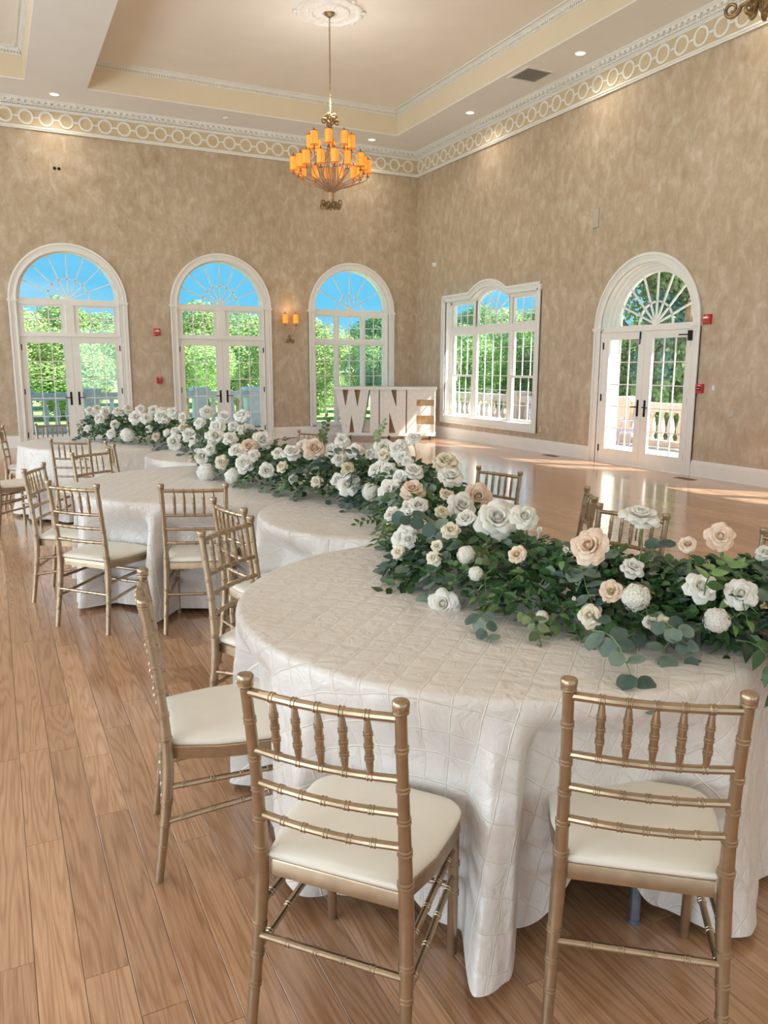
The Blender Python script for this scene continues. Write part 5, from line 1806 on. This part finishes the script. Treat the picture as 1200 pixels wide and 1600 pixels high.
# nearest section, read off the photograph at half scale: x, y, diameter, colour, kind, label
NEAR = [
    (187, 60, 80, 'C', 'rose', 'cream rose at the crest where the garland bends away behind the front table'),
    (205, 105, 75, 'W', 'open', 'open white rose facing right at the bend of the garland, under the cream crest rose'),
    (95, 85, 60, 'W', 'rose', None), (30, 140, 72, 'W', 'open', None), (20, 75, 50, 'W', 'rose', None), (60, 40, 50, 'W', 'rose', None), (5, 30, 45, 'C', 'rose', None),
    (92, 145, 75, 'B', 'rose', 'blush rose inside the steep arm of the garland, among white ones'),
    (110, 195, 72, 'W', 'ranunculus', None), (190, 165, 60, 'C', 'ranunculus', None),
    (285, 160, 84, 'B', 'open', 'ruffled blush rose sticking out right in front of the small table top'),
    (235, 195, 90, 'W', 'open', None), (105, 255, 70, 'W', 'rose', None), (75, 290, 80, 'W', 'open', None),
    (60, 332, 50, 'C', 'ranunculus', 'small cream ranunculus at the left rim of the garland over the front cloth'),
    (175, 315, 46, 'C', 'ranunculus', None), (262, 240, 76, 'W', 'ranunculus', None), (212, 270, 60, 'C', 'rose', None), (165, 350, 50, 'C', 'rose', None), (180, 210, 44, 'C', 'rose', None),
    (350, 240, 130, 'W', 'rose', 'biggest white rose, wide open, on the crest over the front table'),
    (435, 232, 84, 'W', 'open', 'large white rose touching the right side of the biggest one'),
    (485, 278, 46, 'W', 'bud', 'white rosebud on the crest right of the biggest rose'),
    (570, 335, 46, 'W', 'bud', 'white rosebud low between the left half and right half of the near garland'),
    (425, 347, 70, 'G', 'ranunculus', 'pale peach garden rose below the biggest white rose, ringed by green leaves'),
    (262, 345, 60, 'W', 'hydrangea', None), (295, 400, 50, 'W', 'hydrangea', None),
    (195, 490, 92, 'W', 'open', 'white rose lying lowest on the cloth at the left rim of the near garland'),
    (650, 322, 112, 'B', 'open', 'large blush rose seen side on between the two halves of the near garland'),
    (795, 238, 112, 'W', 'open', 'white rose standing tallest, in front of the gold chair back'),
    (950, 318, 66, 'B', 'ranunculus', 'round blush rose right of the tallest white rose'),
    (1047, 290, 84, 'B', 'open', 'pale ruffled rose on a high stem near the right end of the garland'),
    (775, 390, 76, 'W', 'rose', 'white rose just under the tallest one'),
    (712, 460, 86, 'G', 'ranunculus', 'peach garden rose with packed petals beside the white hydrangea'),
    (790, 478, 92, 'W', 'hydrangea', 'white hydrangea head right of the packed peach garden rose'),
    (985, 447, 100, 'W', 'rose', 'large white rose facing the viewer at the right of the near garland'),
    (650, 527, 78, 'C', 'rose', 'cream rose below the packed peach garden rose'),
    (828, 547, 52, 'W', 'ranunculus', 'small white ranunculus under the hydrangea head'),
    (872, 550, 58, 'C', 'rose', 'cream rose touching the small white ranunculus'),
    (600, 478, 34, 'C', 'bud', 'small green white bud left of the packed peach rose'),
    (495, 530, 44, 'W', 'hydrangea', None), (1035, 545, 84, 'W', 'hydrangea', 'white hydrangea head low at the right under the large white rose'),
    (930, 612, 36, 'C', 'ranunculus', 'smallest cream bloom at the lower rim near the round grey leaves'),
    (1110, 465, 90, 'W', 'open', 'white rose near the right edge behind the grey eucalyptus'),
    (1190, 345, 60, 'W', 'rose', 'white rose cut by the right edge of the picture'),
]
for (a, b_, dia, cc, kd, lb) in NEAR:
    lift = 0.0
    if (a, b_) in ((795, 238), (1047, 290), (650, 322), (950, 318)): lift = 0.10
    PF(600+a/2, 700+b_/2, dia/2, cc, kd, lb, lift)
MIDF = [(0,105,45,'W'),(68,95,60,'W'),(120,80,50,'W'),(45,180,35,'C'),(130,205,65,'H'),(195,175,60,'W'),(165,143,40,'C'),(270,75,55,'W'),(240,125,50,'W'),(320,145,70,'W'),(240,210,80,'W'),(310,190,80,'W'),
(375,195,60,'W'),(345,100,60,'W'),(425,95,60,'W'),(440,170,80,'W'),(515,205,80,'W'),(455,235,72,'B'),(260,270,75,'W'),(340,295,55,'C'),(405,250,60,'W'),(445,305,80,'W'),(275,345,80,'H'),(390,360,70,'H'),
(545,330,75,'R'),(610,318,50,'C'),(650,262,80,'W'),(745,250,100,'B'),(820,250,60,'W'),(860,290,60,'W'),(900,330,60,'C'),(930,255,70,'W'),(910,400,92,'W'),(860,375,60,'W'),(765,380,50,'C'),(660,370,40,'W'),
(1015,430,80,'H'),(1045,340,90,'W'),(1060,245,90,'W'),(1130,250,90,'W'),(1000,265,50,'W'),(1165,300,50,'W'),(1100,430,92,'W'),(1190,430,92,'B'),(1180,510,80,'W'),(1110,540,80,'W'),(1140,700,70,'C'),(1180,645,70,'W'),(870,205,60,'W'),
(480,270,50,'W'),(700,230,60,'W'),(1140,370,70,'W'),(590,260,50,'W'),(210,290,45,'C'),(1190,200,60,'W'),(385,140,45,'W'),(290,240,45,'W')]
for (a, b_, dia, cc) in MIDF:
    kd = 'rose'
    if cc == 'H': cc, kd = 'W', 'hydrangea'
    if cc == 'R': cc, kd = 'W', 'ranunculus'
    if cc == 'W' and random.random() < 0.35: kd = 'open'
    lb = None
    if (a, b_) == (745, 250): lb = 'large blush rose at the crest over the second table, left of the bar letters'
    if (a, b_) == (455, 235): lb = 'blush rose at the crest over the middle left table'
    if (a, b_) == (910, 400): lb = 'large white rose hanging on the front face over the second table'
    PF(230+a*0.35, 620+b_*0.35, dia*0.35*1.08, cc, kd if kd != 'x' else 'rose', lb, 0.0)
FARF = [(380,138,30,'W'),(385,65,38,'W'),(430,100,46,'W'),(495,122,40,'W'),(455,70,46,'W'),(510,75,50,'W'),(585,95,62,'W'),(630,100,50,'W'),(690,75,50,'W'),(705,115,36,'W'),(740,75,50,'W'),(672,172,38,'B'),
(550,165,60,'H'),(480,160,40,'W'),(785,95,45,'W'),(785,135,35,'C'),(750,150,36,'W'),(415,60,40,'W'),(545,60,45,'W'),(655,65,45,'W'),(600,60,40,'W'),(640,140,32,'W'),(720,160,38,'H')]
for (a, b_, dia, cc) in FARF:
    kd = 'hydrangea' if cc == 'H' else 'rose'
    PF(a*0.3667, 620+b_*0.3667, dia*0.3667*1.05, 'W' if cc == 'H' else cc, kd, None, 0.0)

# --- greenery
def leaf_mesh(name, mat, L, Wd, shape='oval', fold=0.12, droop=0.15, nv=6):
    """leaf along +X from the origin"""
    vs, fs = [], []
    for j in range(nv+1):
        v = j/nv
        if shape == 'round': w = math.sqrt(max(0, 1-(2*v-1)**2))**0.85
        elif shape == 'pointed': w = math.sin(PI*v**0.8)**0.9*(1-0.3*v)
        else: w = math.sin(PI*v**0.85)**0.7
        w = max(w, 0.02)*Wd/2
        z = -droop*L*v*v+0.02*L*math.sin(v*7)
        vs += [(L*v, -w, z+fold*w), (L*v, 0, z), (L*v, w, z+fold*w)]
    for j in range(nv):
        a = j*3
        fs += [(a, a+3, a+4, a+1), (a+1, a+4, a+5, a+2)]
    me = bpy.data.meshes.new(name); me.from_pydata(vs, [], fs); me.materials.append(mat); me.shade_smooth()
    return me
LEAF = dict(
    silver=[leaf_mesh('leaf', MAT['leaf_eucalyptus'], 0.052, 0.050, 'round', 0.15, d) for d in (0.1, 0.3)],
    euca=[leaf_mesh('leaf', MAT['leaf_olive'], 0.034, 0.026, 'oval', 0.2, d) for d in (0.1, 0.3)],
    dark=[leaf_mesh('leaf', MAT['leaf_dark'], 0.070, 0.036, 'pointed', 0.25, d) for d in (0.15, 0.35)],
    green=[leaf_mesh('leaf', MAT['leaf_green'], 0.048, 0.026, 'pointed', 0.25, d) for d in (0.15, 0.3)])
def sprig_layout(kind, rnd):
    """stem points and leaf transforms; grows along +X, up is +Z"""
    L = {'silver': 0.20, 'euca': 0.17, 'dark': 0.15, 'green': 0.16}[kind]
    n_ = {'silver': 9, 'euca': 13, 'dark': 8, 'green': 10}[kind]
    stem = [Vector((L*t_, 0.012*math.sin(t_*5), 0.03*math.sin(t_*PI)-0.05*t_*t_)) for t_ in [k/6 for k in range(7)]]
    lv = []
    for k in range(n_):
        t_ = 0.15+0.85*k/(n_-1)
        i = min(5, int(t_*6)); p = stem[i].lerp(stem[i+1], t_*6-i)
        side = 1 if k % 2 else -1
        if k == n_-1: a = 0
        else: a = side*R(rnd.uniform(45, 75))
        lv.append((p, Euler((rnd.uniform(-0.5, 0.5), rnd.uniform(-0.35, 0.3), a), 'XYZ'), rnd.uniform(0.75, 1.1)*(1.1-0.25*t_)))
    return stem, lv
def stem_of(stem):
    mb = MB(); mb.tube(stem, [0.0022-0.0012*i/6 for i in range(7)], 5)
    me = bpy.data.meshes.new('stem'); me.from_pydata(mb.v, [], mb.f); me.materials.append(MAT['bark'] if False else MAT['leaf_green']); return me
SPR = {}
for kd in LEAF:
    for v in range(3):
        rnd = random.Random(v*31+len(kd))
        stem, lv = sprig_layout(kd, rnd)
        sm = stem_of(stem)
        bm = bmesh.new(); bm.from_mesh(sm)
        items = []
        for p, eu, s_ in lv:
            me = rnd.choice(LEAF[kd]); items.append((me, p, eu, s_))
            t_ = me.copy(); t_.transform(Matrix.LocRotScale(p, eu, Vector((s_,)*3))); bm.from_mesh(t_); bpy.data.meshes.remove(t_)
        jm = bpy.data.meshes.new('sprig'); bm.to_mesh(jm); bm.free(); jm.materials.append(LEAF[kd][0].materials[0]); jm.shade_smooth()
        SPR[(kd, v)] = (sm, items, jm)
SNAME = {'silver': ('eucalyptus_sprig', 'round leaved grey eucalyptus %s', 'silver eucalyptus %s'),
         'euca': ('eucalyptus_sprig', 'small leaved olive eucalyptus %s', 'small leaved eucalyptus %s'),
         'dark': ('leafy_sprig', 'dark leafy sprig %s', 'dark leafy sprigs %s'),
         'green': ('leafy_sprig', 'light green sprig %s', 'light green sprigs %s')}
def place_sprig(p, dirv, upv, kind, sc=1.0, label=None):
    x = dirv.normalized(); z = (upv-x*upv.dot(x)).normalized(); y = z.cross(x)
    M_ = Matrix((x, y, z)).transposed().to_4x4(); e_ = M_.to_euler()
    v = random.randint(0, 2)
    sm, items, jm = SPR[(kind, v)]
    nm, lb, gp = SNAME[kind]
    sec = face_of(p)+' of the garland '+section(p)
    near_ = p.y < -13.9
    if near_:
        root = empty(nm, p, e_); root.scale = (sc,)*3
        inst('stem', sm, root)
        for me, q, eu, s_ in items: inst('leaf', me, root, q, eu, (s_,)*3)
    else:
        root = inst(nm, jm, None, p, e_, (sc,)*3)
    if label: tag(root, label, 'greenery')
    else: tag(root, lb % sec, 'greenery', gp % sec)
    return root
random.seed(11)
def scatter_sprigs(i0, i1, n_, kinds):
    for k in range(n_):
        i = i0+(i1-i0)*(k+random.random())/n_
        j = min(int(i), len(PATH)-2)
        c = PATH[j].lerp(PATH[j+1], i-j)
        t_ = (PATH[j+1]-PATH[j]).normalized()
        s_ = random.choice((-1, 1))
        nrm = Vector((-t_.y, t_.x, 0))*s_
        # the side that faces the camera shows more
        if nrm.dot(CAM-c) < 0 and random.random() < 0.45: nrm = -nrm
        d = random.uniform(0.02, 0.17)
        base = c+nrm*d
        base.z = dome(base.x, base.y)-0.05-random.uniform(0, 0.05)
        low = random.random()
        if low < 0.45:
            base = c+nrm*random.uniform(0.10, 0.165); base.z = TZ+random.uniform(0.05, 0.13)
            dv = nrm+t_*random.uniform(-0.8, 0.8)+Vector((0, 0, random.uniform(-0.45, -0.05)))
        else:
            dv = nrm*random.uniform(0.4, 1)+t_*random.uniform(-0.8, 0.8)+Vector((0, 0, random.uniform(-0.3, 0.35)))
        place_sprig(base, dv, Vector((0, 0, 1))+nrm*0.8, random.choice(kinds), random.uniform(0.9, 1.3))
NP = len(PATH)-1
KS = ['silver', 'silver', 'euca', 'euca', 'dark', 'green', 'green']
scatter_sprigs(0, 30, 48, KS)
scatter_sprigs(30, 60, 56, KS)
scatter_sprigs(60, 90, 66, KS)
scatter_sprigs(92, NP, 105, KS)
# a few sprigs the photograph shows clearly
def sprig_at(px, py, z, dx, dy, dz, kind, sc, label):
    p = up(px, py, z); place_sprig(p, Vector((dx, dy, dz)), Vector((0, 0, 1))+(CAM-p).normalized(), kind, sc, label)
sprig_at(925, 985, 0.865, -0.05, -0.5, -0.12, 'silver', 1.25, 'round leaved grey eucalyptus sprig hanging lowest onto the front cloth')
sprig_at(1015, 965, 0.88, 0.2, -0.5, -0.3, 'silver', 1.0, 'grey eucalyptus sprig beside the lowest hanging one, to its right')
sprig_at(740, 955, 0.83, -0.1, -0.5, -0.2, 'silver', 1.0, 'grey eucalyptus sprig on the cloth right of the lowest white rose')
sprig_at(805, 955, 0.84, 0.0, -0.5, -0.2, 'euca', 1.3, 'variegated light eucalyptus sprig at the lower rim of the near garland')
sprig_at(650, 905, 0.80, -0.5, -0.1, -0.05, 'dark', 1.1, 'dark leaf sprig at the left corner of the garland on the front cloth')
sprig_at(1150, 1000, 0.84, 0.1, -0.4, -0.2, 'dark', 1.2, 'dark leaf sprig at the right end of the garland')
sprig_at(1185, 1010, 0.82, 0.4, -0.5, -0.2, 'dark', 1.3, 'dark pointed sprig spilling off the cloth at the right edge')
sprig_at(1100, 930, 1.00, 0.5, 0.1, 0.35, 'green', 1.1, 'light green sprig reaching up beside the pale ruffled rose')
sprig_at(1175, 920, 0.95, 0.5, 0.0, 0.1, 'silver', 1.2, 'grey eucalyptus sprig reaching out at the right edge')
sprig_at(600, 815, 0.80, -0.5, 0.1, 0.05, 'green', 0.9, 'thin light green sprig lying alone on the second table')
sprig_at(508, 700, 1.13, 0.0, 0.0, 0.5, 'euca', 1.1, 'green sprig sticking up by the far chair, left of the bar')
sprig_at(590, 697, 1.16, 0.1, 0.0, 0.5, 'euca', 0.9, 'thin sprig sticking up in front of the bar letters')
# the dense filler leaves nobody could count
random.seed(3)
def filler(name, i0, i1, n_, L, Wd, mat):
    mb = MB()
    for k in range(n_):
        i = random.uniform(i0, i1); j = min(int(i), len(PATH)-2)
        c = PATH[j].lerp(PATH[j+1], i-j); t_ = (PATH[j+1]-PATH[j]).normalized(); nrm = Vector((-t_.y, t_.x, 0))
        d = random.uniform(-1, 1)*0.235
        x, y = c.x+nrm.x*d, c.y+nrm.y*d
        z = TZ+0.01+(dome(x, y)-TZ-0.03)*math.sqrt(random.random())*0.97
        eu = Euler((random.uniform(-1, 1), random.uniform(-0.9, 0.5), math.atan2(nrm.y*d, nrm.x*d)+random.uniform(-1.2, 1.2)))
        s_ = random.uniform(0.7, 1.2)
        M_ = Matrix.LocRotScale(Vector((x, y, max(z, TZ+0.012))), eu, Vector((s_,)*3))
        mb.add([(0, 0, 0), (L*0.35, -Wd/2, 0.004), (L*0.75, -Wd*0.4, 0), (L, 0, -0.006), (L*0.75, Wd*0.4, 0), (L*0.35, Wd/2, 0.004)], [(0, 1, 2, 3), (0, 3, 4, 5)], M_)
    o = mb.build(name, MAT[mat])
    return o
o = filler('garland_foliage', 0, NP, 8500, 0.055, 0.030, 'leaf_dark')
tag(o, 'dense dark green filler leaves along the whole snaking garland', 'foliage', kind='stuff')
o = filler('garland_foliage', 0, NP, 3500, 0.045, 0.034, 'leaf_eucalyptus')
tag(o, 'dense grey green filler leaves along the whole snaking garland', 'foliage', kind='stuff')
# ================================================================== OUTSIDE
mb = MB()
mb.box(-40, 0.3, 0.3, 5.0, -0.25, -0.06); mb.box(0.3, 4.1, -40, 3.0, -0.25, -0.06)
tag(mb.build('terrace_floor', MAT['terrace']), kind='structure')
mb = MB(); mb.box(-120, 160, -90, 160, -1.4, -1.0)
tag(mb.build('lawn', MAT['lawn']), kind='structure')
# eaves that shade the upper lights of the right wall
mb = MB(); mb.box(0.30, 2.15, YB, 2.0, 5.0, 5.25); mb.box(XL-2, 2.15, 0.3, 2.0, 5.0, 5.25)
tag(mb.build('eaves', MAT['wall_out']), kind='structure')
def baluster_mesh(mat):
    mb = MB()
    mb.lathe([(0.05, 0.0), (0.065, 0.02), (0.065, 0.05), (0.045, 0.07), (0.055, 0.11), (0.085, 0.20), (0.090, 0.27), (0.070, 0.38), (0.045, 0.50), (0.042, 0.55), (0.06, 0.57), (0.06, 0.60), (0.05, 0.62)], 12)
    o = mb.build('baluster', MAT[mat], smooth=True, angle=50); me = o.data; bpy.data.objects.remove(o); return me
def balustrade(name, p0, p1, z0, posts, mat, label, step=0.27):
    p0, p1 = Vector((*p0, 0)), Vector((*p1, 0))
    L = (p1-p0).length
    ang = math.atan2(p1.y-p0.y, p1.x-p0.x)
    root = empty(name, (p0.x, p0.y, z0), (0, 0, ang)); tag(root, label, 'balustrade')
    mb = MB(); mb.box(0, L, -0.12, 0.12, 0, 0.16); mb.build('base_rail', MAT[mat], root)
    mb = MB(); mb.box(0, L, -0.11, 0.11, 0.78, 0.90); mb.chbox(0, L, -0.14, 0.14, 0.90, 0.97, 0.01); mb.build('top_rail', MAT[mat], root)
    for s_, w in posts:
        mb = MB(); mb.box(s_-w/2, s_+w/2, -w/2, w/2, -0.02, 0.98); mb.box(s_-w/2-0.03, s_+w/2+0.03, -w/2-0.03, w/2+0.03, 0.0, 0.18); mb.chbox(s_-w/2-0.05, s_+w/2+0.05, -w/2-0.05, w/2+0.05, 0.98, 1.08, 0.02)
        mb.build('pier', MAT[mat], root)
    me = baluster_mesh(mat)
    t_ = 0.15
    while t_ < L:
        if all(abs(t_-s_) > w/2+0.07 for s_, w in posts): inst('baluster', me, root, (t_, 0, 0.16))
        t_ += step
    return root
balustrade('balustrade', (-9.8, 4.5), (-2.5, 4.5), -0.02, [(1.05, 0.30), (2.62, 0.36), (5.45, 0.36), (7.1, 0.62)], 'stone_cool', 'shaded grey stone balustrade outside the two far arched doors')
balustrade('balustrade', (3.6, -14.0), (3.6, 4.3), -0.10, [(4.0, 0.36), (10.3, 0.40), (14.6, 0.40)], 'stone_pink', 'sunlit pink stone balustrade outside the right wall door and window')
# white porch column seen through the left leaf of the right door
root = empty('porch_column', (1.05, -5.87, -0.06)); tag(root, 'white porch column outside the left leaf of the right wall door', 'column')
mb = MB(); mb.chbox(-0.12, 0.12, -0.12, 0.12, 0, 0.22, 0.02); mb.build('column_base', MAT['wall_out'], root)
mb = MB(); mb.box(-0.075, 0.075, -0.075, 0.075, 0.22, 4.9); mb.build('column_shaft', MAT['wall_out'], root)
mb = MB(); mb.chbox(-0.12, 0.12, -0.12, 0.12, 4.9, 5.06, 0.01); mb.build('column_capital', MAT['wall_out'], root)
# patio chair
PCY = -5.35
def patio_chair(x, y, rz, label):
    root = empty('patio_chair', (x, y, -0.06), (0, 0, rz)); tag(root, label, 'chair')
    m0 = MAT['patio_metal']
    mb = MB(); mb.box(-0.22, 0.22, -0.22, 0.22, 0.40, 0.43)
    mb.build('seat', m0, root)
    for sx_ in (-1, 1):
        for sy_ in (-1, 1):
            mb = MB(); mb.tube([(sx_*0.22, sy_*0.22, 0.0), (sx_*0.2, sy_*0.2, 0.42)], 0.014, 8); mb.build('leg', m0, root)
        mb = MB(); mb.tube([(sx_*0.24, 0.2, 0.42), (sx_*0.26, 0.18, 0.64), (sx_*0.26, -0.2, 0.66)], 0.014, 8); mb.build('armrest', m0, root)
    mb = MB()
    mb.tube([(-0.22, -0.22, 0.42), (-0.22, -0.30, 0.90), (0.22, -0.30, 0.90), (0.22, -0.22, 0.42)], 0.014, 8)
    for k in range(7): mb.tube([(-0.17+k*0.057, -0.225, 0.43), (-0.17+k*0.057, -0.298, 0.89)], 0.007, 6)
    mb.build('backrest', m0, root)
patio_chair(1.9, PCY, R(70), 'dark metal patio chair outside behind the left leaf of the right door')
patio_chair(2.5, -1.9, R(200), 'dark metal patio chair outside the right wall window')
# white pergola far on the lawn, through the arched window
root = empty('garden_pavilion', (13.0, 30.0, -1.0)); tag(root, 'low white pavilion far on the lawn seen through the arched window', 'building')
for k in range(5):
    mb = MB(); mb.box(-4+k*2-0.12, -4+k*2+0.12, -0.12, 0.12, 0, 2.3); mb.build('post', MAT['wall_out'], root)
mb = MB(); mb.box(-4.6, 4.6, -1.2, 1.2, 2.3, 2.65); mb.build('roof', MAT['wall_out'], root)
mb = MB(); mb.box(-4.0, 4.0, 1.0, 1.1, 0, 2.3); mb.build('wall_panel', MAT['stone_cool'], root)

# trees
def crown_mesh(seed, nleaf, mat, squash=0.85, leafs=0.20):
    rnd = random.Random(seed)
    blobs = []
    for k in range(11):
        a = rnd.uniform(0, 2*PI); r_ = rnd.uniform(0.1, 0.62); z = rnd.uniform(-0.55, 0.62)
        blobs.append((Vector((r_*math.cos(a), r_*math.sin(a), z*squash)), rnd.uniform(0.28, 0.46)))
    vs, fs = [], []
    for k in range(nleaf):
        c, br = rnd.choice(blobs)
        n_ = Vector((rnd.gauss(0, 1), rnd.gauss(0, 1), rnd.gauss(0, 1))).normalized()
        p = c+n_*br*rnd.uniform(0.75, 1.05)
        s_ = leafs*rnd.uniform(0.5, 1.1)*0.28
        t1, t2 = frame_of((n_+Vector((rnd.gauss(0, .5), rnd.gauss(0, .5), rnd.gauss(0, .5)))).normalized())
        b_ = len(vs)
        vs += [tuple(p-t1*s_), tuple(p+t2*s_*0.6), tuple(p+t1*s_), tuple(p-t2*s_*0.6)]
        fs.append((b_, b_+1, b_+2, b_+3))
    me = bpy.data.meshes.new('crown'); me.from_pydata(vs, [], fs); me.materials.append(MAT[mat])
    return me
CRW = [crown_mesh(1, 30000, 'tree_leaf', 0.85, 0.095), crown_mesh(2, 26000, 'tree_leaf', 0.85, 0.10), crown_mesh(3, 30000, 'tree_leaf_pale', 0.85, 0.095), crown_mesh(4, 26000, 'tree_leaf_pale', 0.85, 0.10), crown_mesh(5, 26000, 'tree_leaf_dark', 0.9, 0.105)]
def trunk_mesh():
    mb = MB(); mb.tube([(0, 0, 0), (0.02, 0, 0.4), (-0.01, 0.02, 0.8), (0, 0, 1.0)], [0.06, 0.045, 0.04, 0.03], 8)
    for k in range(5):
        a = k*1.3; mb.tube([(0, 0, 0.5+0.08*k), (0.25*math.cos(a), 0.25*math.sin(a), 0.85+0.08*k)], [0.03, 0.012], 6)
    me = bpy.data.meshes.new('trunk'); me.from_pydata(mb.v, [], mb.f); me.materials.append(MAT['bark']); me.shade_smooth(); return me
TRK = trunk_mesh()
def tree(x, y, h, w, v, label, group, z0=-1.0):
    root = empty('tree', (x, y, z0)); tag(root, label, 'tree', group)
    inst('trunk', TRK, root, (0, 0, 0), (0, 0, random.uniform(0, 6)), (h*0.9, h*0.9, h*0.62))
    inst('crown', CRW[v], root, (0, 0, h*0.50), (0, 0, random.uniform(0, 6)), (w/2, w/2, h*0.55))
random.seed(17)
# tree belt behind the lawn, seen through the far wall
for k in range(15):
    x = -26+k*4.1+random.uniform(-1, 1)
    tree(x, 24+random.uniform(-3, 6)+max(0, x)*0.15, random.uniform(4.4, 5.5)+(1.0 if x > 2 else 0), random.uniform(5.5, 7.0), random.choice((0, 1, 2, 3)), 'leafy green tree of the belt behind the far wall doors', 'tree belt beyond the lawn')
for k in range(11):
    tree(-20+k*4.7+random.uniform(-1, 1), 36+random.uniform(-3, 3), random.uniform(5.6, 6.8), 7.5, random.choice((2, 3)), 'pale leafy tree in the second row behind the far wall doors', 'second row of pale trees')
# greenery outside the right wall
for k in range(10):
    y = -13+k*3.6+random.uniform(-0.8, 0.8)
    tree(9.0+random.uniform(-1, 2), y, random.uniform(4.3, 5.2), random.uniform(4.2, 5.2), random.choice((0, 1)), 'bushy green tree beyond the pink balustrade', 'bushy trees beyond the pink balustrade')
for k in range(9):
    tree(19+random.uniform(-2, 3), -8+k*5.0+random.uniform(-1, 1), random.uniform(6.0, 7.2), 6.5, random.choice((0, 2)), 'taller green tree farther behind the pink balustrade', 'taller trees behind the balustrade')
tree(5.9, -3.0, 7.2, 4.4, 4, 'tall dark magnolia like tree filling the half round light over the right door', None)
tree(6.4, -0.2, 4.2, 3.2, 0, 'round bush tree outside between the right door and the right window', None)
